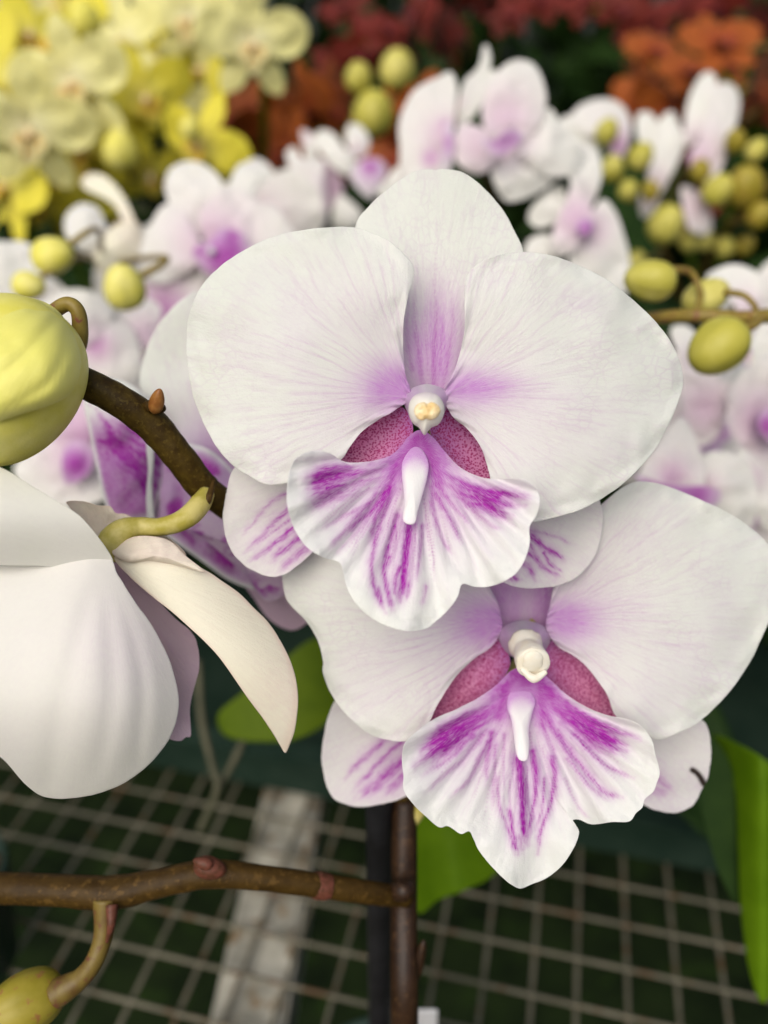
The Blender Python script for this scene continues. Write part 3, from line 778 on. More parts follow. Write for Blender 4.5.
fp('petal', [(110, 560), (148, 590), (174, 617), (192, 633), (198, 648), (199, 668), (194, 690), (190, 708), (191, 735), (186, 737), (179, 741), (165, 735), (140, 700), (120, 620)],
   (110, 560), lambda x, y, r: .192 + ripple(x, y, 4, .0012, 40), M['pinkback'], f3, nr=50, na=220, blushf=lambda x, y, r, a, q: .2 + .4 * sstep(.4, 0, q), edge_noise=.02)
fp('sepal', [(114, 558), (130, 555), (148, 556), (184, 561), (207, 571), (222, 581), (239, 593), (254, 608), (268, 622), (280, 640), (290, 660), (296, 680), (298, 702), (295, 729), (290, 744), (285.5, 753), (281, 747), (274, 735), (262, 717), (247, 697), (222, 661), (206, 643), (190, 628), (172, 612), (153, 597), (130, 577)],
   (114, 558), lambda x, y, r: .181 - .004 * np.sin(np.pi * np.clip((x - 110) / 190, 0, 1)) + .0035 * ((y - 560 - .9 * (x - 114)) / 60) ** 2 + .006 * np.clip((y - 640) / 110, 0, 1) ** 2,
   M['cream'], f3, nr=60, na=300, center=(226, 628), thick=.0008, veinw=.6, blushf=lambda x, y, r, a, q: .12 + .25 * np.exp(-(np.hypot(x - 280, y - 690) / 35) ** 2) + .2 * sstep(.8, 1, r))
fp('sepal', [(70, 508), (66, 502), (82, 501), (97, 505), (110, 506), (116, 513), (128, 515), (150, 528), (172, 540), (186, 556), (160, 560), (120, 560), (90, 540)],
   (114, 555), lambda x, y, r: .1885 + ripple(x, y, 14, .0025, 25), M['cream'], f3, nr=40, na=180, blushf=lambda x, y, r, a, q: .3 + .3 * fbm(x / 12, y / 12, 3), edge_noise=.03)
fp('sepal', [(112, 552), (130, 538), (150, 536), (170, 541), (186, 556), (205, 572), (180, 566), (150, 561), (128, 562)],
   (112, 552), lambda x, y, r: .1795 - .002 * (1 - r ** 2) + ripple(x, y, 24, .0012, 20), M['cream'], f3, nr=30, na=140, blushf=lambda x, y, r, a, q: .25 + .35 * fbm(x / 40, y / 5, 3))

# ---------------- flower 4: partly hidden behind the stem
f4 = solid('flower', tube_mesh(np.vstack([P(215, 505, .246)[None], P(240, 520, .26)[None], P(300, 560, .222)[None]]), [.003, .0025, .002]), M['pedicel'], plant)
f4['label'] = 'flower half hidden behind the brown stem with a deep magenta lip'
D4 = .238
fp('petal', [(205, 500), (250, 478), (275, 420), (262, 360), (230, 310), (200, 292), (186, 297), (171, 309), (154, 332), (144, 358), (140, 384), (150, 415), (168, 448), (185, 478)], (215, 500),
   lambda x, y, r: D4 + ripple(x, y, 2, .003, 60), M['white'], f4, nr=50, na=240, blushf=lambda x, y, r, a, q: np.clip(.8 * np.exp(-(np.hypot(x - 225, y - 455) / 45) ** 2), 0, 1), veinw=1.5, seed=3)
l4 = fp('lip', [(84, 402), (93, 386), (108, 378), (130, 384), (150, 402), (162, 430), (166, 470), (158, 500), (150, 520), (130, 524), (113, 522), (104, 500), (96, 465), (89, 430)], (180, 520),
   lambda x, y, r: D4 - .012 + .006 * r ** 2 + ripple(x, y, 6, .002, 30), M['lip'], f4, nr=60, na=260,
   pigf=lambda x, y, r, a, q: np.clip((.45 * sstep(412, 450, y + .25 * (x - 100)) * sstep(.97, .8, r) * (.5 + fbm(x / 9, y / 9, 2)) + .85 * strokes_pig(x, y, [([(158, 535), (146 - 1.5 * k, 490 - 4 * k), (124 - 3.2 * k, 452 - 1.5 * k), (92 + 4.6 * k, 404 + 6 * k)], 3.0, 2.0, .8, .8) for k in range(-1, 9)]
                                      + [([(158, 440 + 12 * k), (135, 432 + 9 * k), (112, 420 + 8 * k)], 2.4, 1.6, .9, .4) for k in range(0, 6)], 3.0, 9)) * sstep(1., .86, r), 0, 1),
   blushf=lambda x, y, r, a, q: .75 * sstep(400, 440, y + .25 * (x - 100)) * sstep(1, .82, r))
fp('lip_lobe', [(150, 460), (153, 500), (151, 522), (172, 540), (200, 560), (228, 580), (256, 590), (284, 590), (300, 570), (280, 520), (240, 478), (210, 450), (175, 442), (158, 446)], (190, 500),
   lambda x, y, r: D4 - .009 + .004 * r ** 2 + ripple(x, y, 8, .002, 26), M['lip'], l4, nr=60, na=260,
   pigf=lambda x, y, r, a, q: np.clip(sstep(.93, .7, r) * sstep(.38, .62, fbm(x / 16, y / 26, 8)) * 1.0, 0, 1), blushf=lambda x, y, r, a, q: .7 * sstep(1, .85, r))
fp('lip_lobe', [(146, 440), (148, 470), (146, 500), (149, 522), (154, 522), (153, 490), (154, 460), (153, 440)], (150, 520), lambda x, y, r: D4 - .016 + .001 * r, M['white'], l4, nr=14, na=90, veinw=.3)
fp('sepal', [(240, 575), (255, 600), (268, 618), (285, 629), (300, 628), (318, 610), (322, 585), (290, 560), (255, 555)], (210, 520), lambda x, y, r: D4 + .005, M['pinkback'], f4, nr=40, na=180,
   blushf=lambda x, y, r, a, q: .35 + 0 * x)
fp('sepal', [(175, 520), (205, 540), (240, 570), (262, 598), (275, 600), (290, 588), (280, 560), (240, 520), (200, 500)], (180, 510), lambda x, y, r: D4 - .018 + .003 * r, M['white'], f4, nr=40, na=180,
   blushf=lambda x, y, r, a, q: .35 + .4 * fbm(x / 14, y / 14, 3), pigf=lambda x, y, r, a, q: sstep(.5, .68, fbm(x / 18, y / 10, 33)) * sstep(1, .8, r) * .8)

# ---------------- buds
bc = P(3, 381, .168)
bax = P(3 - 52, 381 + 72, .165) - P(3, 381, .168)
bud = solid('bud', join([ellipsoid(bc, bax, px2m(73, .168), nu=120, nv=70, ridge=.03, nrid=3, prof=.80, taper=.02, tw=.5)]), M['bud'], plant)
GB = [([(46, 304), (22, 322), (-10, 346)], 5, 5, 1, 1), ([(60, 315), (38, 340), (10, 368), (-20, 390)], 6, 6, 1., 1), ([(71, 332), (62, 362), (42, 388), (10, 408)], 6, 6, .9, 1), ([(28, 300), (4, 311), (-30, 330)], 4, 4, .8, 1)]


def bud_front(x, y):
    return .1685 - .0170 * np.sqrt(np.clip(1 - ((x - 1) / 90.) ** 2 - ((y - 381) / 90.) ** 2, .015, 1))


fp('bud_sepal', [(-50, 303), (-20, 294), (5, 293), (30, 297), (52, 306), (67, 322), (77, 343), (81, 362), (77, 382), (66, 397), (48, 406), (22, 414), (-10, 424), (-50, 432), (-75, 400), (-70, 340)], (66, 318),
   lambda x, y, r: bud_front(x, y) - .0008 + .0030 * r ** 8 + .00042 * smooth_strokes(x, y, GB) + ripple(x, y, 31, .0004, 30), M['budshell'], bud, nr=60, na=260, center=(5, 362), thick=.0012, veinw=.5,
   blushf=lambda x, y, r, a, q: .5 * np.exp(-((x - 70) / 18.) ** 2) * sstep(330, 300, y) + .25 * fbm(x / 30, y / 30, 4))
bud['label'] = 'large lobed yellow bud at the left edge'
solid('bud_pedicel', tube_mesh(P([46, 56, 68, 77, 80, 78, 66], [322, 310, 304, 310, 324, 345, 372], [.178, .176, .175, .175, .176, .178, .182]), [px2m(9, .17), px2m(8, .17), px2m(7.5, .17), px2m(7.5, .17), px2m(8, .17), px2m(9, .17), px2m(9, .17)]), M['pedicel2'], bud)
b2c = P(26, 1003, .197)
bud2 = solid('bud', join([ellipsoid(b2c, P(-14, 1024, .192) - P(26, 1003, .197), px2m(29, .197), nu=80, nv=40, ridge=.08, nrid=5, prof=.75, tw=.3)]), M['budo'], plant)
bud2['label'] = 'olive bud hanging from the side branch in the bottom corner'
solid('bud_pedicel', tube_mesh(P([106, 105, 101, 92, 80, 66, 56], [898, 925, 945, 965, 979, 988, 994], [.2, .199, .198, .197, .197, .197, .197]), [px2m(13, .2), px2m(10.5, .2), px2m(9, .2), px2m(9, .2), px2m(10, .2), px2m(13, .2), px2m(14, .2)], seg=16), M['pedicel3'], bud2)
solid('bract', tube_mesh(P([112, 111, 107], [905, 925, 942], [.1965, .1945, .196]), [px2m(6, .2), px2m(4, .2), px2m(1.5, .2)]), M['bract'], bud2)

# ================================================================== BENCH, POTS, TRAY
YAW = R(-13)
ca, sa = math.cos(YAW), math.sin(YAW)
rowd = np.array([ca, sa, 0]); cold = np.array([-sa, ca, 0])
SP = .0246
o0 = ground(492, 900)
bench = empty('wire_bench', (0.1, 1.0, -.9))
tagit(bench, 'rusty wire mesh bench top with square openings over a dark floor', 'plant bench')
BO = np.array([0.1, 1.0, -.9])
parts = []
for i in range(-55, 56):
    jit = random.uniform(-.0009, .0009)
    a = o0 + rowd * (i * SP + jit) - cold * .75; b = o0 + rowd * (i * SP + random.uniform(-.001, .001) + jit) + cold * 2.4
    n = 14; k = [a + (b - a) * t + np.array([0, 0, .0006 * math.sin(17 * t + i)]) + rowd * random.uniform(-.0006, .0006) for t in np.linspace(0, 1, n)]
    parts.append(tube_mesh(k, [.00125], seg=7, k=3))
for i in range(-30, 98):
    jit = random.uniform(-.0009, .0009)
    a = o0 + cold * (i * SP + jit) - rowd * 1.36 + np.array([0, 0, .0024]); b = a + rowd * 2.72
    n = 14; k = [a + (b - a) * t + cold * random.uniform(-.0006, .0006) for t in np.linspace(0, 1, n)]
    parts.append(tube_mesh(k, [.0012], seg=7, k=3))
solid('wire_mesh', join(parts), M['wire'], bench, BO)


def boxm(c, ex, ey, ez, hx, hy, hz):
    V = [np.asarray(c) + sx * hx * ex + sy * hy * ey + sz * hz * ez for sx in (-1, 1) for sy in (-1, 1) for sz in (-1, 1)]
    return V, [(0, 1, 3, 2), (4, 6, 7, 5), (0, 4, 5, 1), (2, 3, 7, 6), (0, 2, 6, 4), (1, 5, 7, 3)]


def bevbox(name, spec, mat, parent, org, bev=.003):
    V, F = boxm(*spec)
    me = mk(name, [np.asarray(v) - org for v in V], F, False)
    bm = bmesh.new(); bm.from_mesh(me)
    bmesh.ops.recalc_face_normals(bm, faces=bm.faces)
    bmesh.ops.bevel(bm, geom=bm.edges[:], offset=bev, segments=2, affect='EDGES')
    bm.to_mesh(me); bm.free()
    return link(name, me, mat, parent)


ZA = np.array([0, 0, 1.])
g0 = ground(246, 1024, -.004); g1 = ground(290, 800, -.004)
bd = (g1 - g0) / np.linalg.norm(g1 - g0); bs_ = np.cross(bd, ZA)
mid = g0 + bd * .5
bevbox('bench_beam', (mid - ZA * .022, bs_, bd, ZA, .0195, 1.3, .020), M['beam'], bench, BO)
for k in (-1, 1):
    for s in (-.45, 1.55):
        c = o0 + rowd * k * 1.2 + cold * s
        bevbox('bench_leg', (np.array([c[0], c[1], -.455]), RX, np.array([0, 1., 0]), ZA, .02, .02, .445), M['beam'], bench, BO)
for s in (-.45, 1.55):
    c = o0 + cold * s
    bevbox('bench_rail', (np.array([c[0], c[1], -.062]), rowd, cold, ZA, 1.25, .018, .017), M['beam'], bench, BO)

# floor
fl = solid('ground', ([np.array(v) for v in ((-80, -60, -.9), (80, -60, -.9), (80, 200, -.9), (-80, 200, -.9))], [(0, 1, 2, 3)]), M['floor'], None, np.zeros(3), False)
tagit(fl, 'dark floor seen through the wire bench', 'ground', kind='structure')


def pot(c, r, h, label, group=None, mat='pot'):
    c = np.asarray(c, float)
    e = empty('flower_pot', c)
    tagit(e, label, 'pot', group)
    prof = [(r * .02, 0), (r * .74, 0), (r * .78, .002), (r * .97, h * .82), (r * 1.03, h * .83), (r * 1.05, h * .99), (r * 1.03, h), (r * .98, h), (r * .95, h * .9), (r * .93, h * .8)]
    solid('pot_body', lathe(prof, c), M[mat], e, c)
    V, F = lathe([(r * .95, h * .86), (r * .7, h * .9), (r * .35, h * .92), (.0005, h * .92)], c)
    V = [v + np.array([0, 0, random.uniform(-.004, .004)]) for v in V]
    solid('bark_chips', (V, F), M['bark'], e, c)
    return e


pot((STEMX[0] - .003, STEMX[1] + .004, .004), .043, .058, 'small dark green pot holding the sharp orchid in front')

# long shallow tray behind, aligned with the wires
tf = ground(350, 803, .003)
TO = tf + cold * .13
tray = empty('plant_tray', TO); tagit(tray, 'long dark green plastic tray lying across the wire bench', 'tray')
hh = .036
bevbox('tray_base', (TO + ZA * .004, rowd, cold, ZA, .62, .128, .003), M['tray'], tray, TO, .001)
bevbox('tray_wall', (TO - cold * .128 + ZA * hh / 2, rowd, cold, ZA, .62, .003, hh / 2), M['tray'], tray, TO, .0012)
bevbox('tray_wall', (TO + cold * .128 + ZA * hh / 2, rowd, cold, ZA, .62, .003, hh / 2), M['tray'], tray, TO, .0012)
bevbox('tray_rim', (TO - cold * .131 + ZA * (hh + .001), rowd, cold, ZA, .622, .008, .0035), M['tray'], tray, TO, .0015)
bevbox('tray_rim', (TO + cold * .131 + ZA * (hh + .001), rowd, cold, ZA, .622, .008, .0035), M['tray'], tray, TO, .0015)
for k in (-1, 1):
    bevbox('tray_wall', (TO + rowd * k * .619 + ZA * hh / 2, rowd, cold, ZA, .003, .124, hh / 2), M['tray'], tray, TO, .0012)

pl = ground(-34, 985, .004)
pot((pl[0] - .005, pl[1] + .012, .004), .033, .07, 'dark green pot cut off by the left edge near the bottom')

# stake
sk = P(380, 900, .252)
st = empty('support_stake', (sk[0], sk[1], .01))
tagit(st, 'straight black stake standing right beside the brown stem', 'stake')
SO = np.array([sk[0], sk[1], .01])
top = .247
solid('stake_rod', tube_mesh([[sk[0], sk[1], .01], [sk[0] - .0003, sk[1], .10], [sk[0] - .0002, sk[1], .20], [sk[0], sk[1], top]], [.0040], seg=16, wob=.04), M['stake'], st, SO)
solid('stake_cap', ellipsoid(np.array([sk[0], sk[1], top]), np.array([0, 0, .003]), .0042), M['stake'], st, SO)
# tag
tp = P(424, 1016, .30)
tgo = np.array([tp[0], tp[1], tp[2] - .06])
tg = bevbox('plant_tag', (tgo + ZA * .03, RX, np.array([0, 1., 0]), ZA, .005, .0006, .034), M['tag'], None, np.zeros(3), .0004)
tagit(tg, 'white plastic tag just peeking in at the bottom edge beside the stem', 'plant tag')

# ================================================================== GENERIC BACKGROUND FLOWERS
U = .048


def local3d(x, y, z):
    return np.stack([x * U, y * U, -z * U], -1)      # z given as depth (larger = further back)


SEP = [(0, -.03), (.10, .08), (.32, .34), (.43, .62), (.36, .86), (.12, 1.06), (-.12, 1.06), (-.36, .86), (-.43, .62), (-.32, .34), (-.10, .08)]
PET = [(.0, .02), (.06, .2), (.22, .56), (.58, .74), (.95, .62), (1.16, .24), (1.12, -.16), (.88, -.46), (.5, -.5), (.2, -.28), (.04, -.1)]
LIP = [(0, .06), (.12, .02), (.3, .04), (.44, -.02), (.46, -.18), (.34, -.34), (.22, -.38), (.2, -.5), (.1, -.66), (0, -.7), (-.1, -.66), (-.2, -.5), (-.22, -.38), (-.34, -.34), (-.46, -.18), (-.44, -.02), (-.3, .04), (-.12, .02)]


def rot2(p, a, sx=1., sy=1.):
    c, s = math.cos(a), math.sin(a)
    return [(c * x * sx - s * y * sy, s * x * sx + c * y * sy) for x, y in p]


def proto(kind, mat, seed, narrow=1.0, curl=.15, parts=True, cup=0.):
    """meshes of one background flower in local coordinates (faces +Z)"""
    rnd = random.Random(seed)
    out = []
    kw = dict(nr=16, na=72, thick=.012)

    def dep(off, s, c_):
        return lambda x, y, r: off + c_ * np.hypot(x, y) ** 2 - cup * np.hypot(x, y) + .07 * (fbm(x * 2.5 + s, y * 2.5, s, 2) - .5) * 2
    bl = lambda x, y, r, a, q: np.clip(.75 * np.exp(-(np.hypot(x, y) / .30) ** 2) + .04 + .16 * np.exp(-(np.hypot(x, y) / .7) ** 2), 0, 1)
    tmp = []
    tmp.append(petal('sepal', rot2(SEP, rnd.uniform(-.05, .05), narrow), (0, 0), dep(.1, seed, curl), local3d, mat, None, blushf=bl, seed=seed, **kw))
    for sgn in (1, -1):
        a = sgn * R(142 + rnd.uniform(-6, 6))
        tmp.append(petal('sepal', rot2(SEP, a, narrow, .98), (0, 0), dep(.12, seed + 3, curl), local3d, mat, None, blushf=bl, seed=seed + 1, **kw))
    for sgn in (1, -1):
        pp = [(x * sgn, y * (narrow ** .7)) for x, y in PET]
        pp = rot2(pp, sgn * R(rnd.uniform(0, 14)))
        tmp.append(petal('petal', pp, (0, 0), dep(.0, seed + 7 * sgn, curl * .6), local3d, mat, None, blushf=bl, seed=seed + 2, **kw))
    lipm = M['lip'] if kind == 'white' else mat
    tmp.append(petal('lip', rot2(LIP, 0, .66, .72), (0, .05), lambda x, y, r: -.12 - .25 * np.abs(y) + .0 * x - .3 * np.abs(x) + .04 * np.sin(x * 14), local3d, lipm, None,
                     pigf=lambda x, y, r, a, q: np.clip((.25 + 1.2 * (fbm(a * 4, q * 3, seed) - .4)) * sstep(1.0, .6, r) + .4 * sstep(.4, .1, q), 0, 1),
                     blushf=lambda x, y, r, a, q: .4 + 0 * x, nr=20, na=110, thick=.012))
    V, F = ellipsoid(np.array([0, .0, .10 * U]), np.array([0, -.02 * U, .16 * U]), .09 * U, nu=14, nv=9)
    me = mk('column', V, F); me.materials.append(M['colcream'] if kind == 'white' else M['ochre'])
    tmp.append(link('column', me, None))
    if kind in ('red', 'orange'): me.materials[0] = mat
    for o in tmp:
        out.append((o.name.split('.')[0], o.data))
        bpy.data.objects.remove(o)
    V, F = tube_mesh([[0, 0, -.05 * U], [0, -.06 * U, -.25 * U], [0, -.3 * U, -.5 * U], [0, -.62 * U, -.62 * U]], [.075 * U, .06 * U, .05 * U, .05 * U], seg=9, k=5)
    me = mk('flower', V, F); me.materials.append(M['pedicel2'])
    if not parts:
        # one joined mesh for flowers far back
        bm = bmesh.new(); mats = []
        big = bpy.data.meshes.new('flower')
        objs = []
        VV = []; FF = []; MI = []; AT = {k: [] for k in ('ang', 'rad', 'pig', 'blush', 'veinw', 'edge', 'dark')}
        for nm, m_ in out + [('flower', me)]:
            mt = m_.materials[0]
            if mt not in mats: mats.append(mt)
            k = len(VV); VV += [tuple(v.co) for v in m_.vertices]
            for p in m_.polygons: FF.append(tuple(i + k for i in p.vertices)); MI.append(mats.index(mt))
            for a_ in AT:
                if a_ in m_.attributes:
                    buf = np.zeros(len(m_.vertices), np.float32); m_.attributes[a_].data.foreach_get('value', buf); AT[a_] += buf.tolist()
                else: AT[a_] += [0.] * len(m_.vertices)
        bm.free()
        big.from_pydata(VV, [], FF)
        for mt in mats: big.materials.append(mt)
        big.polygons.foreach_set('material_index', MI); big.polygons.foreach_set('use_smooth', [True] * len(FF))
        for a_, v in AT.items():
            at = big.attributes.new(a_, 'FLOAT', 'POINT'); at.data.foreach_set('value', v)
        big.update()
        return (big, [])
    return (me, out)


PW = [proto('white', M['bgwhite'], s, 1.0, c, True, cup) for s, c, cup in ((1, .12, 0), (2, .05, .12), (3, .22, 0))]
PY = [proto('yellow', M['yellow'], 4, .62, .2, False), proto('yellow', M['pale_yellow'], 5, .6, .1, False, .15), proto('yellow', M['yellow'], 6, .65, .35, False)]
PRD = [proto('red', M['red'], 7, .7, .15, False), proto('red', M['red'], 8, .7, .05, False, .1)]
POR = [proto('orange', M['orange'], 9, .75, .15, False), proto('orange', M['orange'], 10, .75, .05, False, .1)]


def orient(az, el, roll):
    """matrix turning local +Z to face the viewer side (-Y), turned az to the right and el up, then rolled"""
    return (Matrix.Rotation(R(az), 4, 'Z') @ Matrix.Rotation(R(90 - el), 4, 'X') @ Matrix.Rotation(R(roll), 4, 'Z'))


def put_flower(pl, prt, pos, az, el, roll, sc, label=None):
    me, subs = prt
    loc = Vector(pos) - pl.location
    mw = Matrix.Translation(loc) @ orient(az, el, roll) @ Matrix.Scale(sc, 4)
    o = link('flower', me, None, pl); o.matrix_local = mw
    for nm, m_ in subs:
        link(nm, m_, None, o)
    return o


def put_bud(pl, pos, axis, rad, mat='budg', k=1.25, ped=None):
    org = np.array(pl.location)
    axis = np.asarray(axis, float); axis = axis / np.linalg.norm(axis) * rad * k
    o = solid('bud', ellipsoid(pos, axis, rad, nu=30, nv=18, ridge=.13, nrid=3, prof=.85, taper=.14), M[mat], pl, org)
    if ped is not None:
        solid('bud_pedicel', tube_mesh(ped, [rad * .22, rad * .17, rad * .2], seg=9, k=8), M['pedicel2'], o, org)
    return o


LEAF = [(0, 0), (.25, .07), (.55, .12), (.85, .10), (1, 0), (.85, -.10), (.55, -.12), (.25, -.07)]


def put_leaf(pl, base, az, length, rise, droop, mat, width=1.0):
    """strap leaf arching outwards from the plant's base"""
    org = np.array(pl.location); base = np.asarray(base, float)
    dirv = np.array([math.sin(az), -math.cos(az), 0]); side = np.array([math.cos(az), math.sin(az), 0])

    def t3(x, y, d):
        x = np.asarray(x)
        return base + (x * length)[..., None] * dirv + (y * length * width)[..., None] * side + (rise * x * length - droop * length * x ** 2 + .6 * np.abs(y) * length - d)[..., None] * ZA
    return petal('leaf', LEAF, (0, 0), lambda x, y, r: 0 * x, t3, M[mat], pl, nr=10, na=60, center=(.5, 0), thick=.0016, origin=org)


def stem_tube(pl, pts, r=.0028, mat='stem'):
    return solid('stem', tube_mesh(pts, [r * 1.2, r, r * .8], seg=9, k=8), M[mat], pl, np.array(pl.location))


def plant_at(label, base, group=None, cat='orchid', nleaf=5, seed=0, leafmat='leafd', ll=.17):
    e = empty('orchid_plant', base)
    tagit(e, label, cat, group)
    rnd = random.Random(seed)
    for i in range(nleaf):
        put_leaf(e, base, 2 * math.pi * (i + rnd.uniform(-.3, .3)) / nleaf, ll * rnd.uniform(.8, 1.2), rnd.uniform(.3, .8), rnd.uniform(.4, .9), leafmat, rnd.uniform(.9, 1.4))
    return e


def traced_flower(pl, xy, d, sc, ox, oy, pieces):
    """a background flower: each petal has its own outline, its own distance and its own tilt"""
    org = np.array(pl.location)
    c = P(xy[0], xy[1], d + .012)
    root = solid('flower', tube_mesh([c, c + np.array([.001, .012, -.004]), c + np.array([.002, .022, -.016])], [.003, .002, .002], seg=9, k=6), M['pedicel2'], pl)
    me = root.data
    for v in me.vertices: v.co = v.co + Vector(PLANT0 - org)
    for (nm, ol, base, dd, gx, gy, bow, bls, pgs, mt) in pieces:
        o_ = stro(ol, sc, ox, oy); b_ = stro([base], sc, ox, oy)[0]
        cx, cy = np.mean(o_, 0); sz = max(np.hypot(px - cx, py - cy) for px, py in o_)
        bl = [(ox + x * sc, oy + y * sc, r * sc, a) for x, y, r, a in bls]; pg = [(ox + x * sc, oy + y * sc, r * sc, a) for x, y, r, a in pgs]
        sp = lambda L_: (lambda x, y, r, a, q: np.clip(sum([A * np.exp(-((x - X) ** 2 + (y - Y) ** 2) / R_ ** 2) for X, Y, R_, A in L_], 0 * x) + .03, 0, 1))
        petal(nm, o_, b_, lambda x, y, r: d + dd + (gx * (x - b_[0]) + gy * (y - b_[1])) / 100. * .1 + bow * ((x - cx) ** 2 + (y - cy) ** 2) / sz ** 2 + ripple(x, y, int(cx) % 50, .0022, 22),
              P, M[mt], root, nr=26, na=120, blushf=sp(bl), pigf=sp(pg) if pg else None, origin=org, thick=.0009, edge_noise=.02, seed=int(cy) % 40, veinw=.8)
    return root


GW = 'white orchid plants behind the front one'

# --- left white plant
b = TO - rowd * .33 + ZA * .09
wl = plant_at('blurred white orchid at left behind the big yellow bud', b, GW, seed=1)
stem_tube(wl, [b, P(120, 480, .52), P(150, 330, .53), P(100, 262, .5), P(30, 265, .48), P(-40, 270, .47)])
Q1 = (260 / 768., 50, 140)
traced_flower(wl, (212, 252), .44, *Q1, [
    ('sepal', [(345, 170), (340, 120), (360, 80), (410, 62), (460, 75), (500, 110), (510, 140), (490, 220), (440, 290), (380, 250)], (470, 320), .006, 0, -.05, .004, [(470, 320, 120, .3)], [], 'bgwhite'),
    ('sepal', [(530, 150), (545, 90), (580, 65), (640, 85), (648, 110), (610, 150), (600, 210), (560, 220)], (560, 260), .012, .1, -.1, .004, [], [], 'bgwhite'),
    ('petal', [(460, 310), (445, 210), (500, 150), (560, 145), (610, 180), (660, 195), (710, 260), (740, 330), (690, 410), (570, 390), (490, 350)], (470, 320), 0, .05, -.02, .005, [(480, 300, 110, .55)], [(530, 290, 40, .2)], 'bgwhite'),
    ('petal', [(450, 320), (400, 220), (340, 190), (290, 260), (265, 330), (270, 400), (330, 425), (400, 395), (445, 350)], (470, 320), .001, -.05, 0, .005, [(460, 300, 100, .5)], [], 'bgwhite'),
    ('sepal', [(450, 350), (380, 380), (280, 400), (268, 480), (290, 560), (330, 590), (400, 530), (460, 420)], (470, 330), .008, 0, .05, .003, [(340, 500, 70, .8), (320, 430, 70, .25)], [(330, 520, 34, .35)], 'bgwhite'),
    ('lip', [(440, 310), (420, 330), (432, 362), (470, 400), (530, 405), (592, 372), (596, 320), (560, 270), (505, 262), (470, 300)], (475, 325), -.012, 0, 0, .004, [(500, 320, 80, .8)], [(500, 360, 50, .75), (550, 330, 40, .55), (435, 325, 20, .6), (540, 280, 25, .6)], 'lip'),
    ('column', [(465, 322), (475, 316), (486, 322), (488, 334), (477, 341), (466, 335)], (476, 330), -.017, 0, 0, .003, [], [], 'callus')])
traced_flower(wl, (118, 225), .45, *Q1, [
    ('petal', [(165, 250), (140, 200), (90, 188), (50, 218), (42, 260), (60, 300), (100, 332), (150, 335), (180, 290)], (200, 290), .004, .15, 0, .005, [], [], 'bgwhite'),
    ('sepal', [(240, 290), (200, 205), (150, 165), (100, 142), (94, 115), (120, 98), (165, 108), (212, 158), (248, 230), (262, 280)], (250, 290), 0, -.1, -.1, .004, [(230, 250, 60, .3)], [], 'cream'),
    ('petal', [(250, 240), (190, 250), (150, 300), (128, 350), (150, 392), (200, 402), (240, 372), (268, 310), (268, 260)], (240, 270), -.006, .1, .1, .006, [(240, 280, 50, .3)], [], 'cream')])
traced_flower(wl, (98, 340), .40, *Q1, [
    ('petal', [(-40, 500), (0, 470), (60, 440), (150, 458), (185, 520), (150, 580), (100, 610), (40, 590), (-20, 560)], (120, 600), 0, 0, -.05, .004, [(130, 590, 60, .4)], [], 'bgwhite'),
    ('petal', [(105, 590), (180, 535), (240, 558), (268, 620), (262, 700), (180, 720), (110, 690), (90, 640)], (120, 610), .001, .05, 0, .004, [(140, 610, 50, .7)], [(130, 600, 26, .35)], 'bgwhite'),
    ('sepal', [(160, 515), (270, 468), (330, 500), (305, 580), (262, 640), (210, 570)], (180, 590), .008, .05, -.05, .004, [(280, 580, 70, .5)], [], 'bgwhite'),
    ('sepal', [(90, 660), (140, 680), (190, 720), (160, 800), (60, 800), (30, 720)], (120, 640), .009, 0, .1, .004, [], [], 'bgwhite')])
traced_flower(wl, (-10, 275), .41, 1., 0, 0, [
    ('petal', [(-40, 235), (0, 241), (25, 242), (43, 258), (42, 287), (20, 302), (-30, 304), (-55, 270)], (-30, 290), 0, .05, 0, .005, [], [], 'bgwhite'),
    ('petal', [(-60, 290), (-20, 295), (20, 305), (40, 330), (20, 360), (-40, 350)], (-30, 295), .006, .05, .05, .005, [(0, 330, 30, .4)], [], 'bgwhite')])
traced_flower(wl, (72, 450), .36, 1., 0, 0, [
    ('petal', [(96, 405), (62, 418), (30, 448), (14, 472), (35, 502), (88, 506), (118, 484), (112, 430)], (75, 455), .002, -.03, .03, .004, [(72, 455, 30, .5)], [], 'bgwhite'),
    ('sepal', [(58, 402), (84, 394), (100, 418), (86, 447), (56, 444), (48, 422)], (72, 445), -.002, 0, -.05, .004, [(75, 425, 40, .6)], [(84, 440, 14, .3)], 'bgwhite'),
    ('lip', [(62, 456), (74, 441), (93, 449), (88, 474), (66, 484)], (80, 455), -.010, 0, .05, .003, [(75, 465, 30, .8)], [(76, 464, 14, .9)], 'lip'),
    ('sepal', [(30, 480), (10, 500), (20, 520), (60, 516), (80, 500)], (60, 480), .006, 0, .05, .003, [], [], 'bgwhite')])
for (x, y, d, az, el, ro, sc, k) in [(30, 375, .50, 20, 10, 10, .8, 0), (150, 352, .50, -30, 15, -20, .85, 2), (118, 428, .46, 10, 20, 25, .75, 0), (168, 292, .54, 25, 10, 0, .85, 1), (262, 225, .54, -15, 5, 15, .8, 0), (20, 320, .52, -20, 15, 0, .8, 1)]:
    put_flower(wl, PW[k], P(x, y, d), az, el, ro, sc)
for (x, y, d, r, ax) in [(53, 256, .36, 18, (1, 0, .3)), (29, 286, .35, 14, (1, 0, -.1)), (124, 287, .35, 20, (0, -.2, 1))]:
    p = P(x, y, d)
    put_bud(wl, p, ax, px2m(r, d), 'bud', 1.15, [p + np.array([0, .006, 0]), p + np.array([.012, .03, .006]), P(100, 264, .49)])
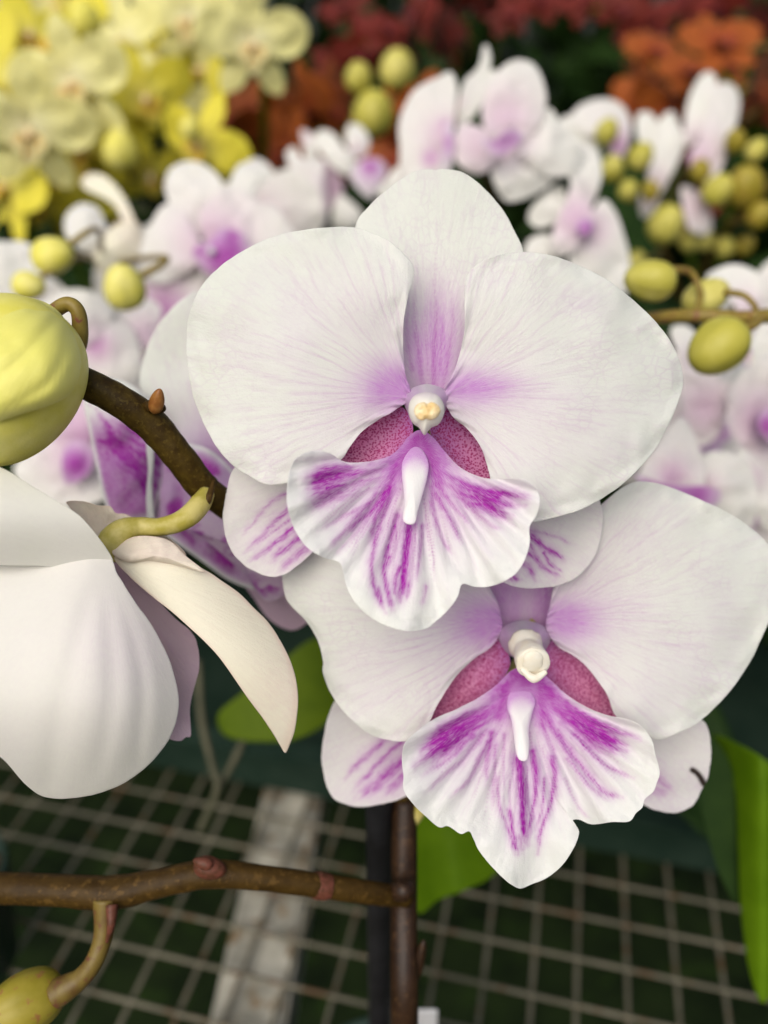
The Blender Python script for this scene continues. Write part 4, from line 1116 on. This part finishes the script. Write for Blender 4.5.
# aerial roots
for pp in ([(198, 660, .40), (202, 720, .39), (213, 768, .385), (217, 790, .382), (200, 830, .39)], [(252, 700, .41), (243, 740, .395), (228, 772, .388), (216, 792, .384)]):
    solid('aerial_root', tube_mesh([P(*q) for q in pp], [.0019], seg=8), M['root'], wl, np.array(wl.location))
# olive leaf glimpsed behind the pointed sepal
petal('leaf', [(320, 640), (338, 680), (334, 715), (300, 738), (262, 742), (226, 736), (218, 715), (240, 695), (270, 675), (296, 650)], (320, 640), lambda x, y, r: .36 + .03 * ((x - 280) / 60) ** 2 * .2, P, M['leafm'], wl, nr=14, na=90,
      origin=np.array(wl.location), thick=.0016)
pot(TO - rowd * .33 + ZA * .008, .055, .085, 'dark green pot standing in the tray below the left white orchid')

# --- centre white plant
b = TO + rowd * .10 + ZA * .09
wm = plant_at('blurred white orchid right behind the top of the sharp flower', b, GW, seed=2)
stem_tube(wm, [b, P(470, 420, .52), P(500, 250, .52), P(480, 170, .48), P(430, 120, .46)])
Q2 = (260 / 768., 380, 40)
traced_flower(wm, (437, 125), .43, *Q2, [
    ('petal', [(58, 320), (55, 250), (75, 190), (110, 140), (170, 110), (207, 95), (226, 130), (226, 200), (212, 290), (190, 370), (150, 420), (90, 430), (60, 380)], (200, 290), 0, -.1, -.05, .006, [(190, 280, 60, .5)], [(150, 350, 28, .55), (192, 250, 16, .3)], 'bgwhite'),
    ('petal', [(225, 240), (245, 130), (280, 92), (300, 60), (304, 22), (317, 14), (328, 50), (326, 90), (342, 92), (300, 190), (250, 250)], (240, 250), .006, .1, -.1, .004, [(240, 180, 20, .2)], [], 'bgwhite'),
    ('sepal', [(60, 370), (20, 410), (-10, 450), (60, 480), (140, 440), (150, 400)], (160, 360), .008, -.1, .1, .004, [(120, 390, 50, .3)], [], 'bgwhite'),
    ('lip', [(195, 250), (215, 260), (218, 330), (205, 390), (175, 390), (185, 320)], (210, 260), -.008, 0, .05, .003, [(200, 310, 50, .6)], [(195, 300, 20, .3)], 'lip')])
traced_flower(wm, (505, 140), .42, *Q2, [
    ('petal', [(335, 300), (300, 220), (320, 130), (360, 80), (410, 57), (456, 74), (481, 120), (491, 180), (472, 245), (425, 300)], (370, 300), 0, .02, -.05, .005, [(370, 230, 90, .5)], [], 'bgwhite'),
    ('petal', [(400, 300), (450, 220), (500, 200), (530, 240), (570, 280), (602, 330), (600, 385), (530, 405), (460, 390), (405, 340)], (380, 300), .002, .08, 0, .005, [(400, 290, 60, .4)], [], 'bgwhite'),
    ('sepal', [(355, 310), (420, 320), (500, 350), (535, 390), (485, 440), (420, 472), (370, 474), (335, 420), (328, 360)], (370, 300), .006, .03, .08, .004, [(370, 320, 60, .4)], [], 'bgwhite'),
    ('petal', [(350, 290), (300, 258), (240, 248), (214, 300), (220, 352), (270, 395), (320, 385), (355, 345)], (370, 300), .001, -.06, .02, .005, [(290, 310, 90, .45)], [], 'bgwhite'),
    ('lip', [(330, 300), (300, 285), (306, 320), (350, 345), (395, 320), (425, 285), (385, 262)], (375, 300), -.010, 0, .03, .003, [(365, 300, 60, .75)], [(345, 300, 26, .25), (395, 290, 22, .35)], 'lip')])
traced_flower(wm, (582, 212), .43, *Q2, [
    ('petal', [(562, 420), (550, 320), (590, 300), (640, 330), (656, 390), (642, 450), (612, 500), (575, 460)], (590, 520), 0, .02, -.06, .004, [(590, 480, 50, .3)], [], 'bgwhite'),
    ('sepal', [(570, 430), (612, 480), (638, 530), (605, 590), (540, 640), (508, 605), (518, 540), (548, 480)], (600, 540), -.004, -.05, .03, .004, [(580, 530, 80, .6)], [], 'bgwhite'),
    ('petal', [(600, 570), (628, 505), (660, 470), (692, 500), (716, 560), (738, 650), (732, 745), (640, 730), (570, 680), (558, 640)], (610, 540), .002, .06, .05, .004, [(620, 560, 60, .5)], [], 'bgwhite'),
    ('sepal', [(535, 425), (500, 440), (450, 490), (438, 532), (470, 555), (520, 535), (552, 480)], (590, 520), .006, -.08, 0, .004, [], [], 'bgwhite'),
    ('sepal', [(440, 590), (500, 575), (535, 620), (510, 660), (430, 645)], (560, 570), .008, -.08, .05, .004, [], [], 'bgwhite'),
    ('lip', [(580, 540), (615, 525), (634, 552), (605, 585), (580, 575)], (600, 540), -.010, 0, .04, .003, [(605, 555, 40, .8)], [(608, 555, 20, .5)], 'lip')])
for (lo, mt) in (([(395, 770), (412, 905), (440, 899), (470, 888), (497, 872), (540, 820), (560, 780), (500, 750)], 'leaf'),):
    petal('leaf', lo, (480, 760), lambda x, y, r: .30 + .012 * np.abs((x - 452 - .15 * (y - 850)) / 45) ** 1.5, P, M[mt], wm, nr=18, na=110, origin=np.array(wm.location), thick=.0016)
pot(TO + rowd * .10 + ZA * .008, .055, .085, 'dark green pot in the tray hidden below the lower sharp flower')

# --- small white plant between
b = np.array([-.07, .78, .09])
ws = plant_at('small pale orchid spray between the orange flowers and the sharp flower', b, GW, seed=3)
stem_tube(ws, [b, P(340, 260, .7), P(335, 170, .67), P(350, 130, .66)])
Q6 = (140 / 768., 270, 100)
traced_flower(ws, (310, 190), .58, *Q6, [
    ('petal', [(88, 290), (130, 255), (165, 310), (215, 325), (292, 330), (292, 450), (312, 560), (300, 690), (200, 710), (118, 645), (78, 560), (130, 480), (108, 380)], (200, 480), 0, .03, .03, .006, [(220, 560, 120, .4)], [(180, 580, 34, .3)], 'bgwhite'),
    ('sepal', [(170, 165), (220, 180), (255, 230), (255, 320), (200, 320), (180, 240)], (220, 330), .008, 0, -.1, .004, [(200, 200, 50, .3)], [], 'bgwhite'),
    ('sepal', [(240, 330), (330, 340), (400, 450), (380, 560), (300, 600), (270, 450)], (270, 420), .012, .1, .05, .004, [(330, 470, 90, .5)], [], 'pinkback')])
traced_flower(ws, (358, 165), .58, *Q6, [
    ('petal', [(235, 220), (280, 165), (350, 185), (400, 255), (450, 295), (475, 370), (430, 415), (350, 372), (290, 300)], (500, 350), 0, -.05, -.03, .005, [], [], 'bgwhite'),
    ('sepal', [(435, 135), (500, 145), (545, 220), (522, 300), (460, 310), (415, 220)], (500, 330), .006, 0, -.1, .004, [(480, 280, 60, .3)], [], 'bgwhite'),
    ('lip', [(450, 380), (520, 318), (612, 330), (642, 400), (602, 475), (560, 545), (500, 505), (450, 440)], (520, 350), -.006, .03, .05, .004, [(560, 380, 110, .5)], [(548, 368, 44, .8)], 'lip'),
    ('sepal', [(370, 525), (420, 538), (505, 620), (485, 700), (355, 715), (338, 640)], (470, 480), .01, 0, .1, .004, [], [], 'bgwhite')])
for (x, y, r) in ((397, 69, 17), (373, 113, 20), (358, 77, 13)):
    p = P(x, y, .62); put_bud(ws, p, (.2, -.3, 1), px2m(r, .62), 'budg', 1.1, [p + np.array([0, .005, -.01]), p + np.array([.0, .02, -.02]), P(345, 135, .66)])

# --- right far white plant
b = np.array([.26, .78, .09])
wf = plant_at('far white orchid at upper right among many small green buds', b, GW, seed=4)
stem_tube(wf, [b, P(680, 320, .72), P(660, 230, .68), P(700, 150, .65), P(760, 110, .64)])
stem_tube(wf, [P(680, 320, .72), P(720, 240, .66), P(768, 190, .62), P(790, 170, .62)])
Q3 = (208 / 768., 560, 60)
traced_flower(wf, (598, 135), .55, *Q3, [
    ('petal', [(38, 225), (70, 170), (150, 143), (222, 160), (258, 220), (258, 290), (232, 355), (190, 355), (150, 290), (90, 275)], (190, 330), 0, .02, -.06, .005, [(210, 300, 60, .5)], [(215, 320, 26, .5)], 'bgwhite'),
    ('petal', [(-10, 240), (40, 205), (100, 260), (145, 330), (152, 420), (120, 490), (60, 390), (-10, 340)], (150, 350), .003, -.06, 0, .005, [], [], 'bgwhite')])
traced_flower(wf, (658, 168), .56, *Q3, [
    ('petal', [(288, 200), (330, 194), (366, 240), (378, 330), (340, 405), (303, 335), (281, 260)], (350, 400), .004, -.06, -.08, .005, [], [], 'bgwhite'),
    ('petal', [(362, 232), (410, 188), (440, 238), (464, 300), (437, 372), (402, 442), (360, 505), (318, 475), (328, 400), (348, 320)], (360, 440), -.002, .05, -.05, .005, [(360, 450, 60, .3)], [], 'bgwhite'),
    ('sepal', [(328, 440), (378, 440), (368, 505), (337, 570), (303, 580), (291, 530), (303, 470)], (360, 440), .002, -.03, .08, .004, [(340, 500, 60, .4)], [], 'bgwhite')])
traced_flower(wf, (704, 140), .55, *Q3, [
    ('petal', [(458, 265), (468, 170), (498, 90), (538, 44), (572, 58), (577, 110), (547, 205), (502, 295), (468, 315)], (520, 370), .003, -.08, -.06, .005, [(500, 280, 50, .3)], [], 'bgwhite'),
    ('petal', [(518, 270), (558, 120), (600, 84), (646, 99), (664, 150), (652, 230), (622, 292), (602, 385), (560, 445), (498, 435), (478, 360)], (520, 380), -.002, .06, -.05, .005, [(520, 340, 90, .4)], [(500, 390, 34, .5)], 'bgwhite'),
    ('sepal', [(448, 470), (500, 478), (542, 520), (562, 600), (540, 645), (480, 625), (458, 560)], (510, 430), .004, 0, .08, .004, [(500, 540, 80, .4)], [], 'bgwhite')])
for (x, y, r) in ((607, 131, 11), (641, 156, 12), (612, 168, 11), (666, 224, 17), (718, 190, 14), (745, 186, 18), (735, 140, 10), (757, 150, 10), (700, 170, 10), (725, 247, 9), (705, 240, 9), (650, 190, 9), (690, 240, 10),
                  (760, 215, 12), (636, 262, 10), (745, 245, 9), (628, 190, 9)):
    d = .54 if y < 240 else .58
    p = P(x, y, d); put_bud(wf, p, (random.uniform(-.5, .5), -.4, 1), px2m(r, d), random.choice(('budg', 'budg', 'budo')), 1.15, [p + np.array([0, .004, -.005]), p + np.array([.008, .02, -.01]), P(x * .5 + 345, y * .6 + 90, d + .06)])

# --- right near white plant
b = TO + rowd * .36 + ZA * .09
wr = plant_at('blurred pale pink orchid with three yellow buds at the right edge', b, GW, seed=5)
stem_tube(wr, [b, P(900, 560, .42), P(860, 400, .33), P(800, 325, .28), P(740, 318, .27), P(690, 316, .272), P(640, 320, .29), P(600, 330, .31)], .0026, 'pedicel2')
Q4 = (140 / 531., 628, 250)
traced_flower(wr, (748, 395), .34, *Q4, [
    ('petal', [(160, 310), (200, 283), (252, 308), (272, 380), (332, 480), (402, 520), (362, 620), (350, 695), (280, 745), (228, 690), (208, 560), (196, 420)], (420, 560), .006, -.05, 0, .005, [(290, 600, 110, .55), (220, 420, 60, .2)], [], 'bgwhite'),
    ('petal', [(375, 570), (420, 480), (480, 425), (560, 400), (640, 500), (640, 900), (550, 910), (470, 790), (388, 690)], (520, 660), 0, .05, .04, .005, [(510, 650, 120, .6)], [(525, 660, 40, .6)], 'bgwhite'),
    ('sepal', [(468, 335), (540, 305), (640, 340), (640, 620), (545, 575), (485, 455)], (520, 640), .005, .05, -.05, .004, [(530, 560, 80, .4)], [], 'bgwhite'),
    ('lip', [(490, 640), (530, 600), (600, 620), (620, 700), (560, 740), (505, 700)], (540, 650), -.012, 0, .02, .003, [(550, 670, 80, .8)], [(530, 665, 40, .8)], 'lip')])
traced_flower(wr, (745, 305), .37, *Q4, [
    ('petal', [(296, 112), (340, 70), (410, 54), (482, 80), (532, 140), (565, 240), (505, 300), (420, 285), (398, 200)], (480, 260), 0, -.03, -.05, .006, [(450, 200, 60, .35)], [], 'bgwhite'),
    ('petal', [(480, 260), (560, 230), (640, 260), (660, 350), (560, 360), (490, 320)], (500, 280), .004, .05, .02, .005, [], [], 'bgwhite')])
traced_flower(wr, (690, 470), .315, *Q4, [
    ('petal', [(40, 860), (125, 720), (205, 635), (272, 755), (295, 850), (255, 970), (150, 960), (80, 930)], (250, 900), 0, -.03, -.05, .005, [(170, 850, 70, .5)], [(160, 870, 40, .2)], 'bgwhite'),
    ('petal', [(275, 870), (288, 780), (350, 763), (432, 788), (484, 880), (480, 1030), (400, 1070), (300, 1010)], (250, 910), .002, .05, 0, .005, [(300, 900, 60, .4)], [], 'bgwhite'),
    ('sepal', [(420, 760), (500, 800), (580, 900), (600, 1040), (520, 1060), (450, 900)], (300, 880), .01, .06, 0, .005, [(480, 860, 60, .3)], [], 'bgwhite'),
    ('lip', [(20, 850), (120, 885), (200, 895), (300, 895), (352, 918), (332, 965), (230, 960), (110, 930)], (230, 900), -.008, 0, .05, .003, [(200, 920, 160, .9)], [(100, 880, 50, .6), (270, 930, 50, .6)], 'lip')])
for (x, y, d, az, el, ro, sc, k) in [(700, 428, .43, 20, 15, 10, .8, 0), (655, 440, .45, -20, 10, 0, .75, 2), (742, 362, .47, 30, 10, -20, .8, 1), (735, 505, .43, -10, 20, 15, .8, 0), (780, 330, .48, 0, 10, 0, .8, 2)]:
    put_flower(wr, PW[k], P(x, y, d), az, el, ro, sc)
put_bud(wr, P(650, 280, .275), P(625, 277, .275) - P(650, 280, .275), px2m(20, .275), 'budg', 1.28, P([668, 690, 700, 697], [270, 272, 292, 314], [.276, .28, .28, .275]))
put_bud(wr, P(706, 297, .29), P(730, 285, .29) - P(706, 297, .29), px2m(17, .29), 'budg', 1.45, P([725, 745, 756, 748], [292, 296, 310, 318], [.285, .28, .276, .272]))
put_bud(wr, P(718, 347, .262), P(700, 362, .262) - P(718, 347, .262), px2m(26, .262), 'budg', 1.22, P([736, 752, 760, 750], [330, 326, 318, 314], [.262, .264, .268, .27]))
petal('leaf', [(712, 735), (735, 742), (768, 762), (800, 800), (815, 880), (800, 960), (768, 1000), (758, 998), (747, 960), (740, 900), (738, 850), (736, 800), (730, 765)], (760, 740), lambda x, y, r: .29 + .012 * np.abs((x - 764) / 26) ** 1.4, P, M['leaf'], wr,
      nr=18, na=110, origin=np.array(wr.location), thick=.0018)
petal('leaf', [(700, 730), (716, 740), (732, 770), (742, 830), (744, 890), (738, 905), (722, 880), (706, 830), (698, 780)], (705, 730), lambda x, y, r: .305 + 0 * x, P, M['leafd'], wr, nr=14, na=90, origin=np.array(wr.location), thick=.0016)
pot(TO + rowd * .36 + ZA * .008, .055, .085, 'dark green pot standing in the tray at the right edge')

# --- yellow plants
GY = 'yellow orchid plants'
def spray(label, grp, base, protos, pts, seed, sc, leafmat='leafd', stems=2, dd=.0, az=(-45, 45), el=(-10, 20), stemmat='leafm'):
    rnd = random.Random(seed)
    e = plant_at(label, base, grp, seed=seed, leafmat=leafmat, ll=.2)
    pts = sorted(pts, key=lambda q: q[0])
    for (x, y, d) in pts:
        put_flower(e, rnd.choice(protos), P(x, y, d), rnd.uniform(*az), rnd.uniform(*el), rnd.uniform(-25, 25), sc * rnd.uniform(.85, 1.15))
    n = len(pts); per = max(1, math.ceil(n / stems))
    for i in range(0, n, per):
        g = sorted(pts[i:i + per], key=lambda q: -q[1])
        back = np.array([0, .035, -.01])
        path = [np.asarray(base)]
        first = P(*g[0]) + back
        path.append((np.asarray(base) + first) / 2 + np.array([0, .03, .02]))
        path += [P(*q) + back for q in g]
        stem_tube(e, path, .003, stemmat)
    return e


spray('yellow orchid filling the top left corner', GY, np.array([-.38, .80, .09]), PY, [(28, 40, .60), (74, 85, .56), (30, 132, .56), (-10, 80, .58), (88, 150, .64), (10, 190, .6), (62, 12, .68), (55, 185, .64), (110, 120, .68), (0, 10, .66)], 21, .86, el=(-10, 40))
spray('yellow orchid spray left of the orange flowers near the top', GY, np.array([-.24, .92, .09]), [PY[1], PY[0], PY[1]], [(125, 45, .64), (145, 98, .62), (190, 22, .66), (205, 72, .68), (100, 10, .74), (170, 0, .76), (160, 60, .7), (180, 115, .7), (105, 75, .74)], 22, .74, el=(-10, 40), az=(-70, 60))
yb = spray('pale yellow orchid with an orange throat right of the other yellow ones', GY, np.array([-.14, .90, .09]), [PY[1]], [(252, 45, .58), (222, 5, .72)], 23, .82, stems=1, az=(10, 30))
yc = spray('drooping yellow orchid between the left white flowers and the yellow sprays', GY, np.array([-.27, .72, .09]), PY, [(200, 145, .60), (40, 205, .62), (150, 175, .62)], 24, .7, stems=2, el=(-40, 0))
for (x, y, r) in ((120, 150, 17), (108, 108, 10), (85, 20, 15), (80, 228, 12), (190, 128, 10)):
    p = P(x, y, .58); put_bud(yc, p, (.1, -.3, 1), px2m(r, .58), 'bud', 1.1, [p + np.array([0, .004, -.004]), p + np.array([0, .02, -.02]), P(x + 10, y + 30, .64)])

# --- orange plants
GO = 'orange orchid plants'
spray('orange orchid left of the small pale spray', GO, np.array([-.12, 1.06, .09]), POR, [(270, 128, .78), (305, 105, .78), (330, 105, .8), (285, 150, .76), (250, 115, .84), (225, 120, .84), (300, 150, .8)], 31, .72, az=(-80, 80), el=(-40, 50))
spray('orange orchid peeking out behind the small yellow buds', GO, np.array([.03, 1.0, .09]), POR, [(385, 140, .74), (395, 160, .74), (370, 165, .78), (420, 110, .8), (358, 125, .8)], 32, .7, az=(-80, 80), el=(-40, 50))
spray('orange orchid at the upper right edge', GO, np.array([.42, 1.0, .09]), POR, [(720, 42, .80), (758, 88, .76), (690, 72, .88), (668, 88, .9), (655, 50, 1.0), (775, 110, .8)], 33, .72, az=(-80, 80), el=(-40, 60))

# --- red plants
GR = 'red orchid plants at the back'
spray('red orchid at the back above the small yellow buds', GR, np.array([.0, 1.5, .09]), PRD, [(385, 28, 1.1), (418, 12, 1.1), (440, 42, 1.15), (345, 8, 1.25), (410, 55, 1.15), (360, 50, 1.2)], 41, .85, az=(-80, 80), el=(-50, 60))
spray('red orchid at the back above the tallest white petals', GR, np.array([.16, 1.6, .09]), PRD, [(478, 5, 1.2), (508, 12, 1.25), (540, 0, 1.3), (455, 32, 1.25)], 42, .75, az=(-80, 80), el=(-50, 60))
spray('dark red orchid at the back over the far white flowers', GR, np.array([.36, 1.55, .09]), PRD, [(625, 5, 1.15), (655, 18, 1.2), (690, 2, 1.2), (588, 0, 1.25), (640, 40, 1.25)], 43, .8, az=(-80, 80), el=(-50, 60))
spray('dark red orchid low behind the far white buds', GR, np.array([.4, 1.2, .09]), PRD + POR, [(670, 110, .9), (640, 105, .95), (690, 130, .92), (690, 215, .85), (660, 95, .95), (725, 60, 1.0), (640, 80, 1.0), (680, 150, .9)], 44, .75, az=(-80, 80), el=(-50, 60))
spray('dark red orchid at the top right corner', GR, np.array([.62, 1.5, .09]), PRD, [(722, 2, 1.2), (760, 20, 1.25), (775, 50, 1.25)], 45, .8, az=(-80, 80), el=(-50, 60))
spray('rust red orchid deep behind the orange flowers', GR, np.array([-.15, 1.7, .09]), PRD + POR, [(320, 88, 1.3), (330, 60, 1.35)], 46, .7, az=(-80, 80), el=(-50, 60))

# --- leafy orchids without flowers that fill the bench behind
rnd = random.Random(5)
GL = 'leafy plants crowded on the bench behind'
k = 0
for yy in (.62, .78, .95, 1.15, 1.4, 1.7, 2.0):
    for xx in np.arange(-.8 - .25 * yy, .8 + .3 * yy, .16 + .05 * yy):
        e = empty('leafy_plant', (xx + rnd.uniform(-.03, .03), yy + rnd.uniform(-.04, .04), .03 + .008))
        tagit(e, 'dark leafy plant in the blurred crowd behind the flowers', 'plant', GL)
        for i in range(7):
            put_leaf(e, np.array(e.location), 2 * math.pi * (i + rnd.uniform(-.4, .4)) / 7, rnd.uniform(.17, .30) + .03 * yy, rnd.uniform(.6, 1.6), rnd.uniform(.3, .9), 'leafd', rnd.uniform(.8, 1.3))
# --- greenery at the far end of the bench
nl = 9000
V = []; F = []
for i in range(nl):
    c = np.array([rnd.uniform(-3.2, 3.2), rnd.uniform(2.9, 3.9), rnd.uniform(-.9, 1.6)])
    ln = rnd.uniform(.10, .22); w = ln * rnd.uniform(.16, .3)
    t = np.array([rnd.gauss(0, .6), rnd.gauss(0, .6), rnd.gauss(0.5, .7)]); t /= np.linalg.norm(t)
    s = np.cross(t, [rnd.gauss(0, 1), rnd.gauss(0, 1), rnd.gauss(0, 1)]); s /= np.linalg.norm(s)
    n_ = np.cross(t, s)
    q = len(V)
    V += [c, c + t * ln * .35 + s * w + n_ * w * .3, c + t * ln * .7 + s * w * .8 + n_ * w * .2, c + t * ln, c + t * ln * .7 - s * w * .8 + n_ * w * .2, c + t * ln * .35 - s * w + n_ * w * .3]
    F += [(q, q + 1, q + 2, q + 3), (q, q + 3, q + 4, q + 5)]
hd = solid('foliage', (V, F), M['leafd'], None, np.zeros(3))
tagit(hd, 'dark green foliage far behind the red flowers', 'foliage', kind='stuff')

# ================================================================== LIGHT
w = bpy.data.worlds.new('World'); SC.world = w; w.use_nodes = True
nt = w.node_tree
sky = nt.nodes.new('ShaderNodeTexSky'); sky.sky_type = 'NISHITA'; sky.sun_disc = False
SUN_EL, SUN_AZ = R(46), R(202)     # azimuth clockwise from +Y: the sun stands behind and left of the camera
sky.sun_elevation = SUN_EL; sky.sun_rotation = SUN_AZ
sky.air_density = 1.0; sky.dust_density = 5.0; sky.ozone_density = .6
bg = nt.nodes['Background']; nt.links.new(sky.outputs[0], bg.inputs[0]); bg.inputs[1].default_value = .08
sun_d = bpy.data.lights.new('sun', 'SUN'); sun_d.energy = 1.5; sun_d.angle = R(60); sun_d.color = (1, .985, .95)
sun = bpy.data.objects.new('sun', sun_d); COL.objects.link(sun)
dv = Vector((math.sin(SUN_AZ) * math.cos(SUN_EL), math.cos(SUN_AZ) * math.cos(SUN_EL), math.sin(SUN_EL)))
sun.rotation_euler = (-dv).to_track_quat('-Z', 'Y').to_euler(); sun.location = dv * 5

SC.view_settings.view_transform = 'Standard'
SC.view_settings.look = 'None'
SC.view_settings.exposure = 0.38
SC.view_settings.gamma = 1.0
SC.render.engine = 'CYCLES'
SC.cycles.use_denoising = True
SC.cycles.max_bounces = 8
SC.cycles.diffuse_bounces = 4
SC.cycles.transmission_bounces = 6
SC.cycles.caustics_reflective = False; SC.cycles.caustics_refractive = False
